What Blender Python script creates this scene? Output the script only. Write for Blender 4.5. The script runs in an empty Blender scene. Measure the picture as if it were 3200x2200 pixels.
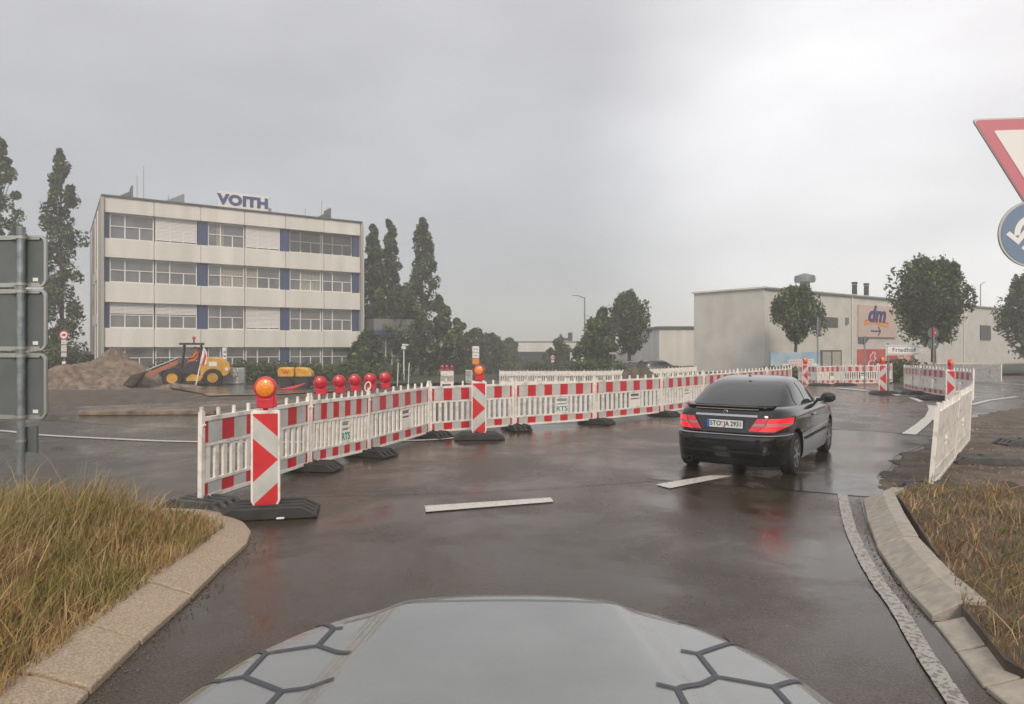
import bpy, bmesh, math, random
import numpy as np
from mathutils import Vector, Matrix
R = math.radians
random.seed(7); rng = np.random.default_rng(7)
sc = bpy.context.scene
COL = sc.collection
# ------------------------------------------------------------------ camera
F, HX, HY, CH = 2150.0, 1600.0, 1086.0, 1.75
cam = bpy.data.objects.new('camera', bpy.data.cameras.new('camera')); COL.objects.link(cam)
cam.location = (0, 0, CH); cam.rotation_euler = (R(90), 0, 0)
cam.data.sensor_width = 36; cam.data.lens = 36 * F / 3200; cam.data.shift_y = -14 / 3200
cam.data.clip_start = 0.05; cam.data.clip_end = 3000
sc.camera = cam
# ------------------------------------------------------------------ light
SUN_EL, SUN_AZ, SUN_W = 34, 172, 2.0      # azimuth clockwise from +Y : behind and left
w = bpy.data.worlds.new('World'); sc.world = w; w.use_nodes = True
nt = w.node_tree; nt.nodes.clear()
def N(t, **k):
    n = nt.nodes.new(t)
    for a, b in k.items(): setattr(n, a, b)
    return n
def L(a, b): nt.links.new(a, b)
sky = N('ShaderNodeTexSky', sky_type='NISHITA', sun_disc=False, sun_elevation=R(SUN_EL), sun_rotation=R(SUN_AZ))
bg0 = N('ShaderNodeBackground'); bg0.inputs[1].default_value = 0.03; L(sky.outputs[0], bg0.inputs[0])
tc = N('ShaderNodeTexCoord')
mp = N('ShaderNodeMapping'); mp.inputs['Scale'].default_value = (1, 1, 2.6); L(tc.outputs['Generated'], mp.inputs[0])
n1 = N('ShaderNodeTexNoise'); n1.inputs['Scale'].default_value = 2.3; n1.inputs['Detail'].default_value = 5; n1.inputs['Roughness'].default_value = .5
L(mp.outputs[0], n1.inputs[0])
cr = N('ShaderNodeValToRGB')
cr.color_ramp.elements[0].position = .32; cr.color_ramp.elements[0].color = (.46, .44, .43, 1)
cr.color_ramp.elements[1].position = .72; cr.color_ramp.elements[1].color = (.62, .605, .595, 1)
L(n1.outputs[0], cr.inputs[0])
def dotdir(d, lo, hi, a, b):
    v = N('ShaderNodeVectorMath', operation='DOT_PRODUCT'); v.inputs[1].default_value = Vector(d).normalized(); L(tc.outputs['Generated'], v.inputs[0])
    m = N('ShaderNodeMapRange', interpolation_type='SMOOTHSTEP'); L(v.outputs['Value'], m.inputs[0])
    m.inputs[1].default_value = lo; m.inputs[2].default_value = hi; m.inputs[3].default_value = a; m.inputs[4].default_value = b
    return m.outputs[0]
br = dotdir((.68, 1, .22), .86, 1.0, 0, 1.1)      # bright gap in the cloud at the right
bt = dotdir((0, .1, 1), .3, .95, 0, .3)           # paler towards the zenith
bk = dotdir((-.5, -1, .5), -.1, .9, 0, .75)         # clearing sky behind the camera
def add(a, b):
    m = N('ShaderNodeMath', operation='ADD'); 
    for i, x in enumerate((a, b)):
        if isinstance(x, float): m.inputs[i].default_value = x
        else: L(x, m.inputs[i])
    return m.outputs[0]
st = add(add(add(1.0, br), bt), bk)
bg1 = N('ShaderNodeBackground'); L(cr.outputs[0], bg1.inputs[0]); L(st, bg1.inputs[1])
ad = N('ShaderNodeAddShader'); L(bg0.outputs[0], ad.inputs[0]); L(bg1.outputs[0], ad.inputs[1])
wo = N('ShaderNodeOutputWorld'); L(ad.outputs[0], wo.inputs[0])
sl = bpy.data.lights.new('sun', 'SUN'); sl.energy = SUN_W; sl.angle = R(14); sl.color = (1, .84, .66)
so = bpy.data.objects.new('sun', sl); COL.objects.link(so)
sd = Vector((math.sin(R(SUN_AZ)) * math.cos(R(SUN_EL)), math.cos(R(SUN_AZ)) * math.cos(R(SUN_EL)), math.sin(R(SUN_EL))))
so.rotation_euler = sd.to_track_quat('Z', 'Y').to_euler(); so.location = (0, -30, 60)
sc.view_settings.view_transform = 'Standard'; sc.view_settings.look = 'None'
sc.view_settings.exposure = 0.0; sc.view_settings.gamma = 1; sc.render.engine = 'CYCLES'

# ------------------------------------------------------------------ helpers
def sstep(a, b, x):
    t = min(1, max(0, (x - a) / (b - a))); return t * t * (3 - 2 * t)
def gz(x, y):
    if y <= 26: return 0.0
    g = -.04 * (min(y, 51) - 26)
    if y > 51: g -= .018 * (min(y, 119) - 51)
    return g * (1 - .6 * sstep(5, 20, x))
def G(px, py, z=None):
    """ground point seen at photo pixel px,py"""
    dx, dz = (px - HX) / F, -(py - HY) / F
    if z is not None:
        y = (z - CH) / dz; return (dx * y, y)
    if dz >= -1e-4: return (dx * 200, 200)
    y = 1.0
    while y < 300 and CH + dz * y > gz(dx * y, y): y += .02
    return (dx * y, y)
def GZ(px, y): return ((px - HX) / F * y, y)
def AT(px, py, y): return Vector(((px - HX) / F * y, y, CH - (py - HY) / F * y))

class MB:
    def __init__(s): s.v = []; s.f = []; s.m = []; s.M = Matrix()
    def add(s, vs, fs, mi=0):
        o = len(s.v); s.v += [tuple(s.M @ Vector(p)) for p in vs]
        s.f += [tuple(i + o for i in f) for f in fs]; s.m += [mi] * len(fs); return s
    def box(s, c, d, mi=0, rz=0, taper=1.0, bev=0):
        x, y, z = (k / 2 for k in d); c = Vector(c); Q = Matrix.Rotation(rz, 3, 'Z'); vs = []
        for zz, t in ((-z, 1), (z, taper)):
            for a, b in ((-x, -y), (x, -y), (x, y), (-x, y)): vs.append(Q @ Vector((a * t, b * t, zz)) + c)
        return s.add(vs, [(3, 2, 1, 0), (4, 5, 6, 7), (0, 1, 5, 4), (1, 2, 6, 5), (2, 3, 7, 6), (3, 0, 4, 7)], mi)
    def tube(s, a, b, r, r2=None, n=8, mi=0, caps=True):
        a, b = Vector(a), Vector(b); r2 = r if r2 is None else r2
        q = (b - a).to_track_quat('Z', 'Y'); vs = []
        for p, rr in ((a, r), (b, r2)):
            for i in range(n):
                t = 2 * math.pi * i / n; vs.append(p + q @ Vector((math.cos(t) * rr, math.sin(t) * rr, 0)))
        fs = [(i, (i + 1) % n, n + (i + 1) % n, n + i) for i in range(n)]
        if caps: fs += [tuple(range(n - 1, -1, -1)), tuple(range(n, 2 * n))]
        return s.add(vs, fs, mi)
    def path(s, pts, r, n=6, mi=0):
        for a, b in zip(pts, pts[1:]): s.tube(a, b, r, n=n, mi=mi)
        return s
    def prism(s, pts, y0, y1, mi=0):
        """outline in x,z extruded in y (y0 = front)"""
        n = len(pts); vs = [(x, y0, z) for x, z in pts] + [(x, y1, z) for x, z in pts]
        return s.add(vs, [tuple(range(n)), tuple(range(2 * n - 1, n - 1, -1))] + [(i, n + i, n + (i + 1) % n, (i + 1) % n) for i in range(n)], mi)
    def lathe(s, prof, n=24, mi=0, axis='Z', c=(0, 0, 0)):
        vs = []; c = Vector(c)
        for r, h in prof:
            for i in range(n):
                t = 2 * math.pi * i / n; p = (math.cos(t) * r, math.sin(t) * r, h)
                if axis == 'Y': p = (p[0], p[2], p[1])
                if axis == 'X': p = (p[2], p[0], p[1])
                vs.append(c + Vector(p))
        fs = []
        for k in range(len(prof) - 1):
            for i in range(n):
                j = (i + 1) % n; fs.append((k * n + i, k * n + j, (k + 1) * n + j, (k + 1) * n + i))
        fs += [tuple(range(n)), tuple(range((len(prof) - 1) * n, len(prof) * n))]
        return s.add(vs, fs, mi)
    def grid(s, fn, nu, nv, mi=0, wrap=False):
        vs = [fn(i / nu, j / nv) for j in range(nv + 1) for i in range(nu + 1)]
        return s.add(vs, [(j * (nu + 1) + i, j * (nu + 1) + i + 1, (j + 1) * (nu + 1) + i + 1, (j + 1) * (nu + 1) + i) for j in range(nv) for i in range(nu)], mi)
    def build(s, name, mats, parent=None, smooth=False, fix=True):
        me = bpy.data.meshes.new(name); me.from_pydata(s.v, [], s.f); me.update()
        if not isinstance(mats, (list, tuple)): mats = [mats]
        for m in mats: me.materials.append(m)
        me.polygons.foreach_set('material_index', s.m)
        if fix:
            bm = bmesh.new(); bm.from_mesh(me); bmesh.ops.recalc_face_normals(bm, faces=bm.faces); bm.to_mesh(me); bm.free()
        if smooth:
            me.polygons.foreach_set('use_smooth', [True] * len(me.polygons))
            try: me.set_sharp_from_angle(angle=R(38))
            except Exception: pass
        o = bpy.data.objects.new(name, me); COL.objects.link(o)
        if parent: o.parent = parent
        return o
def tag(o, label, cat, group=None, kind=None):
    o['label'] = label; o['category'] = cat
    if group: o['group'] = group
    if kind: o['kind'] = kind
    return o
def struct(o): o['kind'] = 'structure'; return o
def empty(name, loc=(0, 0, 0), rz=0, label=None, cat=None, group=None):
    o = bpy.data.objects.new(name, None); o.empty_display_size = .2; COL.objects.link(o)
    o.location = loc; o.rotation_euler = (0, 0, rz)
    if label: tag(o, label, cat, group)
    return o
def copy_tree(o, parent=None):
    c = o.copy(); COL.objects.link(c)
    if parent: c.parent = parent
    for ch in list(o.children): copy_tree(ch, c)
    return c
def bevel(o, w=.01, seg=2):
    m = o.modifiers.new('bevel', 'BEVEL'); m.width = w; m.segments = seg; m.limit_method = 'ANGLE'; m.angle_limit = R(40); return o
def text(s, size, m, name, parent=None, M=None, ext=.004, bold=0.0, shear=0.0, sx=1.0, align='CENTER', space=1.0):
    cu = bpy.data.curves.new('t', 'FONT'); cu.body = s; cu.size = size; cu.extrude = ext; cu.offset = bold * size; cu.shear = shear
    cu.align_x = align; cu.align_y = 'CENTER'; cu.space_character = space; cu.resolution_u = 3
    t = bpy.data.objects.new('t', cu); COL.objects.link(t)
    dg = bpy.context.evaluated_depsgraph_get(); me = bpy.data.meshes.new_from_object(t.evaluated_get(dg))
    bpy.data.objects.remove(t)
    me.transform((M or Matrix()) @ Matrix.Rotation(R(90), 4, 'X') @ Matrix.Diagonal((sx, 1, 1, 1)))
    me.materials.clear(); me.materials.append(m); me.name = name
    o = bpy.data.objects.new(name, me); COL.objects.link(o)
    if parent: o.parent = parent
    return o
# ------------------------------------------------------------------ materials
def mat(name, col, rough=.6, metal=0, var=0.0, vscale=6.0, bump=0.0, bscale=60.0, coat=0.0, emit=None, estr=0, col2=None, spec=.5, trans=0, alpha=1, streak=False, vdetail=5, vlo=.35, vhi=.65):
    m = bpy.data.materials.new(name); m.use_nodes = True; t = m.node_tree; b = t.nodes['Principled BSDF']
    b.inputs['Base Color'].default_value = (*col, 1); b.inputs['Roughness'].default_value = rough; b.inputs['Metallic'].default_value = metal
    b.inputs['Coat Weight'].default_value = coat; b.inputs['Coat Roughness'].default_value = .06; b.inputs['Specular IOR Level'].default_value = spec
    b.inputs['Transmission Weight'].default_value = trans; b.inputs['Alpha'].default_value = alpha
    if emit: b.inputs['Emission Color'].default_value = (*emit, 1); b.inputs['Emission Strength'].default_value = estr
    tc = t.nodes.new('ShaderNodeTexCoord')
    if var or col2:
        mp = t.nodes.new('ShaderNodeMapping'); t.links.new(tc.outputs['Object'], mp.inputs[0])
        if streak: mp.inputs['Scale'].default_value = (1, 1, .12)
        n = t.nodes.new('ShaderNodeTexNoise'); n.inputs['Scale'].default_value = vscale; n.inputs['Detail'].default_value = vdetail; t.links.new(mp.outputs[0], n.inputs[0])
        r = t.nodes.new('ShaderNodeValToRGB'); t.links.new(n.outputs[0], r.inputs[0])
        c1 = col2 if col2 else tuple(c * (1 - var) for c in col)
        r.color_ramp.elements[0].position = vlo; r.color_ramp.elements[1].position = vhi
        r.color_ramp.elements[0].color = (*c1, 1); r.color_ramp.elements[1].color = (*col, 1)
        t.links.new(r.outputs[0], b.inputs['Base Color'])
    if bump:
        n2 = t.nodes.new('ShaderNodeTexNoise'); n2.inputs['Scale'].default_value = bscale; n2.inputs['Detail'].default_value = 4; t.links.new(tc.outputs['Object'], n2.inputs[0])
        bu = t.nodes.new('ShaderNodeBump'); bu.inputs['Strength'].default_value = bump; bu.inputs['Distance'].default_value = .01
        t.links.new(n2.outputs[0], bu.inputs['Height']); t.links.new(bu.outputs[0], b.inputs['Normal'])
    return m
def leafmat(name, tint=(1, 1, 1)):
    m = bpy.data.materials.new(name); m.use_nodes = True; t = m.node_tree; b = t.nodes['Principled BSDF']
    a = t.nodes.new('ShaderNodeAttribute'); a.attribute_name = 'tone'; t.links.new(a.outputs['Color'], b.inputs['Base Color'])
    b.inputs['Roughness'].default_value = .6; b.inputs['Specular IOR Level'].default_value = .25
    return m
def road_mat(name, c1, c2, rlo, rhi, wet=.5, fine=True):
    m = bpy.data.materials.new(name); m.use_nodes = True; t = m.node_tree; b = t.nodes['Principled BSDF']; nn = t.nodes.new; lk = t.links.new
    tc = nn('ShaderNodeTexCoord')
    big = nn('ShaderNodeTexNoise'); big.inputs['Scale'].default_value = .35; big.inputs['Detail'].default_value = 6; big.inputs['Roughness'].default_value = .6; lk(tc.outputs['Object'], big.inputs[0])
    fi = nn('ShaderNodeTexNoise'); fi.inputs['Scale'].default_value = 65; fi.inputs['Detail'].default_value = 3; lk(tc.outputs['Object'], fi.inputs[0])
    vo = nn('ShaderNodeTexVoronoi'); vo.inputs['Scale'].default_value = 120; lk(tc.outputs['Object'], vo.inputs[0])
    mx = nn('ShaderNodeMix'); mx.data_type = 'RGBA'; mx.inputs[6].default_value = (*c1, 1); mx.inputs[7].default_value = (*c2, 1)
    r0 = nn('ShaderNodeMapRange'); r0.inputs[1].default_value = .3; r0.inputs[2].default_value = .7; lk(big.outputs[0], r0.inputs[0]); lk(r0.outputs[0], mx.inputs[0])
    r1 = nn('ShaderNodeMapRange'); r1.inputs[1].default_value = .25; r1.inputs[2].default_value = .75; r1.inputs[3].default_value = .2; r1.inputs[4].default_value = 2.3; lk(fi.outputs[0], r1.inputs[0])
    vm = nn('ShaderNodeVectorMath'); vm.operation = 'SCALE'; lk(mx.outputs[2], vm.inputs[0]); lk(r1.outputs[0], vm.inputs['Scale']); lk(vm.outputs[0], b.inputs['Base Color'])
    pud = nn('ShaderNodeTexNoise'); pud.inputs['Scale'].default_value = .55; pud.inputs['Detail'].default_value = 8; pud.inputs['Roughness'].default_value = .62; pud.inputs['Distortion'].default_value = .4; lk(tc.outputs['Object'], pud.inputs[0])
    r2 = nn('ShaderNodeMapRange'); r2.inputs[1].default_value = .5 - .2 * wet; r2.inputs[2].default_value = .72 - .2 * wet; r2.inputs[3].default_value = rhi; r2.inputs[4].default_value = rlo; lk(pud.outputs[0], r2.inputs[0])
    lk(r2.outputs[0], b.inputs['Roughness'])
    bu = nn('ShaderNodeBump'); bu.inputs['Distance'].default_value = .004; lk(vo.outputs[0], bu.inputs['Height'])
    r3 = nn('ShaderNodeMapRange'); r3.inputs[1].default_value = rlo; r3.inputs[2].default_value = rhi; r3.inputs[3].default_value = .09; r3.inputs[4].default_value = .6; lk(r2.outputs[0], r3.inputs[0]); lk(r3.outputs[0], bu.inputs['Strength'])
    lk(bu.outputs[0], b.inputs['Normal']); b.inputs['Specular IOR Level'].default_value = .5
    return m
def stripe_mat(name, kind):
    """red and white reflective sheeting; kind: 'bars' or 'chevron'"""
    m = bpy.data.materials.new(name); m.use_nodes = True; t = m.node_tree; b = t.nodes['Principled BSDF']; nn = t.nodes.new; lk = t.links.new
    def ma(op, a, c=None):
        n = nn('ShaderNodeMath'); n.operation = op
        for i, x in enumerate((a, c)):
            if x is None: continue
            if isinstance(x, (int, float)): n.inputs[i].default_value = x
            else: lk(x, n.inputs[i])
        return n.outputs[0]
    tc = nn('ShaderNodeTexCoord'); sp = nn('ShaderNodeSeparateXYZ'); lk(tc.outputs['Object'], sp.inputs[0])
    if kind == 'bars':
        q = ma('ABSOLUTE', ma('SUBTRACT', ma('FRACT', ma('ADD', ma('DIVIDE', sp.outputs[0], .4), 10.0)), .5))
        red = ma('LESS_THAN', q, .24)       # red centred on x = .2 + .4 k
    else:
        d = ma('SUBTRACT', ma('ABSOLUTE', ma('SUBTRACT', sp.outputs[2], .585)), ma('MULTIPLY', ma('SUBTRACT', .125, sp.outputs[0]), .92))
        red = ma('ADD', ma('LESS_THAN', d, 0.0), ma('GREATER_THAN', d, .235))
    no = nn('ShaderNodeTexNoise'); no.inputs['Scale'].default_value = 5; no.inputs['Detail'].default_value = 6; lk(tc.outputs['Object'], no.inputs[0])
    rr = nn('ShaderNodeMapRange'); rr.inputs[1].default_value = .3; rr.inputs[2].default_value = .7; rr.inputs[3].default_value = .8; rr.inputs[4].default_value = 1.05; lk(no.outputs[0], rr.inputs[0])
    mx = nn('ShaderNodeMix'); mx.data_type = 'RGBA'; lk(red, mx.inputs[0]); mx.inputs[6].default_value = (.52, .54, .52, 1); mx.inputs[7].default_value = (.60, .025, .035, 1)
    vm = nn('ShaderNodeVectorMath'); vm.operation = 'SCALE'; lk(mx.outputs[2], vm.inputs[0]); lk(rr.outputs[0], vm.inputs['Scale']); lk(vm.outputs[0], b.inputs['Base Color'])
    b.inputs['Roughness'].default_value = .35
    return m
M = dict(
 road=road_mat('wet asphalt', (.028, .020, .012), (.050, .036, .024), .06, .34, .56),
 road2=road_mat('wet dark asphalt', (.034, .031, .029), (.05, .044, .04), .06, .26, .8),
 puddle=road_mat('rain puddle', (.022, .018, .014), (.034, .028, .022), .03, .12, .9),
 paint=mat('road paint', (.60, .58, .54), .32, col2=(.30, .28, .25), vscale=26, bump=.5, bscale=120, vlo=.3, vhi=.47, vdetail=9),
 paintworn=mat('worn road paint', (.33, .31, .28), .4, col2=(.13, .12, .10), vscale=38, bump=.2, bscale=120, vlo=.42, vhi=.5),
 seam=mat('bitumen seam', (.012, .012, .012), .25),
 dirt=mat('wet gravel soil', (.135, .098, .068), .75, col2=(.055, .042, .032), vscale=2.2, bump=1.0, bscale=22, vdetail=9, vlo=.38, vhi=.62),
 soil=mat('excavated soil', (.26, .20, .15), .85, col2=(.11, .083, .062), vscale=3.5, bump=1.0, bscale=9, vdetail=9),
 verge=mat('grassy soil', (.075, .068, .03), .95, col2=(.04, .04, .018), vscale=3, bump=.8, bscale=30),
 farg=mat('far grass', (.05, .065, .025), .95, col2=(.035, .045, .02), vscale=.8),
 kerb=mat('exposed aggregate concrete', (.47, .37, .27), .75, col2=(.29, .23, .17), vscale=70, bump=.7, bscale=110, vdetail=4),
 kerb2=mat('smooth concrete kerb', (.40, .36, .30), .7, col2=(.30, .27, .23), vscale=12, bump=.4, bscale=80),
 wplastic=mat('white barrier plastic', (.80, .77, .72), .38, col2=(.50, .45, .39), vscale=6, vdetail=10, vlo=.3, vhi=.5),
 wplate=mat('white plate', (.74, .74, .72), .4),
 bars=stripe_mat('barrier sheeting', 'bars'), chev=stripe_mat('beacon sheeting', 'chevron'),
 rubber=mat('recycled rubber', (.035, .035, .036), .55, var=.4, vscale=9, bump=.8, bscale=90),
 rubberlt=mat('dusty recycled rubber', (.085, .085, .088), .6, var=.5, vscale=7, bump=.8, bscale=60),
 lampred=mat('red lamp shell', (.62, .02, .045), .35, coat=.3, var=.2, vscale=20),
 lamplensr=mat('red lamp lens', (.50, .012, .03), .15, coat=.6, bump=.6, bscale=70),
 amber=mat('amber lamp lens', (.80, .24, .02), .18, coat=.6, bump=.7, bscale=60),
 steel=mat('galvanised steel', (.30, .34, .36), .42, metal=.6, var=.35, vscale=12, bump=.15, bscale=20),
 signback=mat('sign back', (.12, .14, .14), .5, var=.2, vscale=3),
 rim_al=mat('aluminium rim', (.42, .43, .40), .35, metal=.7),
 white=mat('sign white', (.74, .74, .73), .35), red=mat('sign red', (.55, .02, .04), .35), blue=mat('sign blue', (.02, .10, .30), .35), black=mat('sign black', (.015, .015, .017), .4),
 gtext=mat('teal lettering', (.02, .28, .22), .5),
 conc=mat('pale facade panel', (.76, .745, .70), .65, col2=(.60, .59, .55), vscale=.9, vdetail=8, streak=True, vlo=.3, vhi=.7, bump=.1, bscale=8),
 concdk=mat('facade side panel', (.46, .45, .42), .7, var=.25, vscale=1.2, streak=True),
 vblue=mat('blue facade column', (.045, .07, .16), .4), vtext=mat('blue letter enamel', (.055, .065, .21), .4),
 frame=mat('white window frame', (.74, .73, .70), .4), glass=mat('window glass', (.17, .175, .18), .05, spec=.9, coat=1.0, col2=(.09, .095, .10), vscale=.6),
 blind=mat('closed blind slats', (.78, .78, .77), .55), curtain=mat('curtain', (.52, .50, .45), .8, var=.35, vscale=9), louvre=mat('grey louvre', (.15, .15, .15), .5),
 flash=mat('dark roof flashing', (.09, .09, .09), .5), roofm=mat('roof gravel', (.2, .2, .19), .9),
 dmwall=mat('cream rendered wall', (.66, .64, .60), .85, col2=(.56, .54, .50), vscale=.7, vdetail=8),
 darkw=mat('dark recess', (.02, .022, .025), .3),
 blackpaint=mat('black car paint', (.004, .004, .005), .12, coat=.6, spec=.4), carglass=mat('tinted car glass', (.012, .014, .015), .03, spec=.6, coat=.5),
 chrome=mat('chrome', (.42, .42, .43), .28, metal=1), tyre=mat('tyre', (.015, .015, .015), .7, bump=.3), alloy=mat('alloy', (.38, .38, .40), .3, metal=.9),
 blackpl=mat('black plastic', (.012, .012, .012), .45), tail=mat('lit tail lamp', (.42, .006, .012), .15, coat=.6, emit=(1, .01, .03), estr=.75), taildim=mat('tail lamp red', (.40, .008, .02), .15, coat=.6, emit=(1, .02, .05), estr=.25), tailclear=mat('clear lamp', (.26, .21, .19), .15, coat=.7),
 plate=mat('plate white', (.62, .66, .68), .4), eu=mat('plate blue', (.03, .12, .45), .4), orange=mat('orange', (.75, .22, .03), .5),
 yellow=mat('construction yellow', (.72, .38, .035), .4, var=.3, vscale=3), darkmetal=mat('dark machine metal', (.03, .03, .032), .55, var=.4, vscale=6), rust=mat('rusty earth bucket', (.10, .07, .05), .8, var=.5, vscale=5), redarm=mat('faded red arm', (.42, .13, .06), .5),
 cabglass=mat('cab glass', (.16, .20, .20), .06, spec=.8), hivis=mat('orange work clothes', (.75, .18, .04), .8), skin=mat('skin', (.45, .27, .2), .6),
 tank=mat('milky tank', (.62, .63, .60), .5), cage=mat('cage wire', (.40, .41, .42), .4, metal=.6),
 bark=mat('bark', (.075, .06, .045), .9, var=.5, vscale=8, bump=1, bscale=18), leaf=leafmat('leaves'),
 hood=mat('grey car bonnet paint', (.20, .212, .208), .26, coat=.9, var=.14, vscale=3.5, bump=.15, bscale=150), tape=mat('dark line tape', (.05, .055, .07), .45),
 carsilver=mat('silver car paint', (.40, .41, .42), .3, coat=.7), cardark=mat('dark car paint', (.04, .045, .05), .25, coat=.8), carwhite=mat('white car paint', (.7, .7, .7), .3, coat=.7),
 pink=mat('magenta banner', (.52, .035, .10), .6, col2=(.62, .13, .05), vscale=.5), redban=mat('red banner', (.58, .05, .04), .6), skyban=mat('blue banner', (.16, .33, .50), .6, col2=(.50, .58, .60), vscale=.6), dmpanel=mat('pale rose sign panel', (.60, .47, .41), .5), dmblue=mat('navy letters', (.02, .025, .13), .5), dmred=mat('ribbon red', (.65, .06, .04), .5), dmor=mat('ribbon orange', (.75, .33, .06), .5),
 hazedred=mat('haze paled red sheeting', (.52, .17, .21), .5), hazedblue=mat('haze paled blue sheeting', (.15, .22, .33), .5))  # haze and flare over the yield sign put into paler red and blue
# ------------------------------------------------------------------ ground
def sheet(name, pts, off, m, step=2.5, kind='structure', holes=None):
    bm = bmesh.new(); bm.faces.new([bm.verts.new((x, y, 0)) for x, y in pts])
    ys = [p[1] for p in pts]; xs = [p[0] for p in pts]
    if max(ys) > 26:
        yy = 26.0
        while yy < min(max(ys), 120):
            if yy > min(ys): bmesh.ops.bisect_plane(bm, geom=bm.verts[:] + bm.edges[:] + bm.faces[:], plane_co=(0, yy, 0), plane_no=(0, 1, 0))
            yy += step if yy < 51 else 8
        for xx in (5, 7, 9, 11, 13, 15, 17, 20):
            if min(xs) < xx < max(xs): bmesh.ops.bisect_plane(bm, geom=bm.verts[:] + bm.edges[:] + bm.faces[:], plane_co=(xx, 0, 0), plane_no=(1, 0, 0))
    bmesh.ops.triangulate(bm, faces=bm.faces)
    for v in bm.verts: v.co.z = gz(v.co.x, v.co.y) + off * (1 if v.co.y < 26 else 1 + (v.co.y - 26) * .25)
    bmesh.ops.recalc_face_normals(bm, faces=bm.faces)
    if sum(f.normal.z for f in bm.faces) < 0: bmesh.ops.reverse_faces(bm, faces=bm.faces)
    me = bpy.data.meshes.new(name); bm.to_mesh(me); bm.free(); me.materials.append(m)
    o = bpy.data.objects.new(name, me); COL.objects.link(o); o['kind'] = kind; return o
def ribbon(pts, wd):
    """outline of a ribbon of width wd along pts (metres)"""
    l, r = [], []
    for i, p in enumerate(pts):
        a = Vector(pts[max(0, i - 1)]); b = Vector(pts[min(len(pts) - 1, i + 1)]); d = (b - a).normalized(); n = Vector((-d.y, d.x)) * wd / 2
        l.append(tuple(Vector(p) + n)); r.append(tuple(Vector(p) - n))
    return l + r[::-1]
def smooth(pts, k=6):
    out = []
    for i in range(len(pts) - 1):
        p0, p1, p2, p3 = (Vector(pts[max(0, min(len(pts) - 1, i + j))]) for j in (-1, 0, 1, 2))
        for q in range(k):
            t = q / k; out.append(tuple(.5 * ((2 * p1) + (p2 - p0) * t + (2 * p0 - 5 * p1 + 4 * p2 - p3) * t * t + (3 * p1 - p0 - 3 * p2 + p3) * t ** 3)))
    out.append(tuple(pts[-1])); return out
xs = sorted(set([-900, -500, -300, -200, -140, -100, -80] + list(range(-60, 5, 10)) + list(range(5, 21)) + [26, 35, 50, 70, 100, 150, 220, 350, 600, 900]))
ys = sorted(set([-60, -30, -10, 0, 10, 20] + [26 + 2.5 * i for i in range(11)] + [51 + 8.5 * i for i in range(9)] + [150, 250, 400, 800, 1500]))
b = MB(); b.add([(x, y, gz(x, y) - .02 - max(0, y - 26) * .002) for y in ys for x in xs], [(j * len(xs) + i, j * len(xs) + i + 1, (j + 1) * len(xs) + i + 1, (j + 1) * len(xs) + i) for j in range(len(ys) - 1) for i in range(len(xs) - 1)])
struct(b.build('ground', M['dirt']))
PX = lambda *ps: [G(*p) for p in ps]
sheet('road', [(-14, -8), (12, -8), (26, 8), (40, 24), (50, 36), (30, 44), (20, 60), (14, 110), (1.0, 118), (-3.5, 60), (-2, 33)] + PX((1130, 1243), (700, 1252), (360, 1266), (-200, 1290)) + [(-30, 14), (-30, -8)], 0, M['road'])
# far verge of grass in front of the office and beyond
sheet('grass_verge', [(-60, 46), (-14, 48), (-9.5, 47), (-3.5, 52), (-4.5, 118), (-60, 118)], .02, M['farg'])
sheet('grass_verge', [(8, 46), (22, 50), (60, 60), (90, 118), (16, 118), (13, 75)], .02, M['farg'])
sheet('asphalt_patch', PX((520, 1212), (880, 1196), (1110, 1192), (1240, 1205), (1120, 1222), (900, 1232), (650, 1238)), .015, M['road2'])
# dark water lying on the road by the car
pud = PX((2020, 1495), (2300, 1470), (2480, 1380), (2600, 1345), (2760, 1350), (2905, 1366), (2870, 1400), (2800, 1425), (2780, 1465), (2740, 1490), (2760, 1520), (2785, 1545), (2700, 1552), (2560, 1540), (2350, 1525), (2180, 1512))
sheet('puddle', smooth(pud + [pud[0]], 4)[:-1], .004, M['puddle'])
right_dirt = PX((2775, 1545), (2745, 1500), (2790, 1462), (2815, 1425), (2880, 1402), (2925, 1368), (2990, 1330), (3060, 1300), (3200, 1275), (3500, 1250), (3900, 1320), (3900, 1700), (3300, 1600), (2900, 1560))
rd = smooth(right_dirt + [right_dirt[0]], 14)[:-1]
rd = [(x + random.uniform(-.05, .05) + .07 * math.sin(y * 7), y + random.uniform(-.05, .05) + .06 * math.sin(x * 9)) for x, y in rd]
sheet('dirt_strip', rd, .008, M['dirt'])
# ---- painted markings
def mark(name, pts, m=M['paint'], off=.012):
    out = []
    for a, c in zip(pts, pts[1:] + pts[:1]):
        a, c = Vector(a), Vector(c); k = max(1, min(40, int((c - a).length / .04)))
        for i in range(k):
            p = a.lerp(c, i / k); out.append((p.x + random.uniform(-.003, .003), p.y + random.uniform(-.003, .003)))
    return sheet(name, out, off, m)
mark('road_marking', PX((1326, 1584), (1722, 1558), (1729, 1571), (1331, 1603)))
mark('road_marking', PX((2049, 1517), (2219, 1488), (2290, 1489), (2092, 1529)))
el = smooth(PX((2632, 1547), (2653, 1640), (2690, 1730), (2745, 1825), (2811, 1918), (2885, 2045), (2968, 2170), (3060, 2310)))
mark('road_marking', ribbon(el, .105), M['paintworn'])
mark('road_marking', ribbon(smooth(PX((-300, 1330), (0, 1347), (117, 1360), (372, 1374), (606, 1382), (960, 1384), (1300, 1378), (1435, 1368))), .14))
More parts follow.
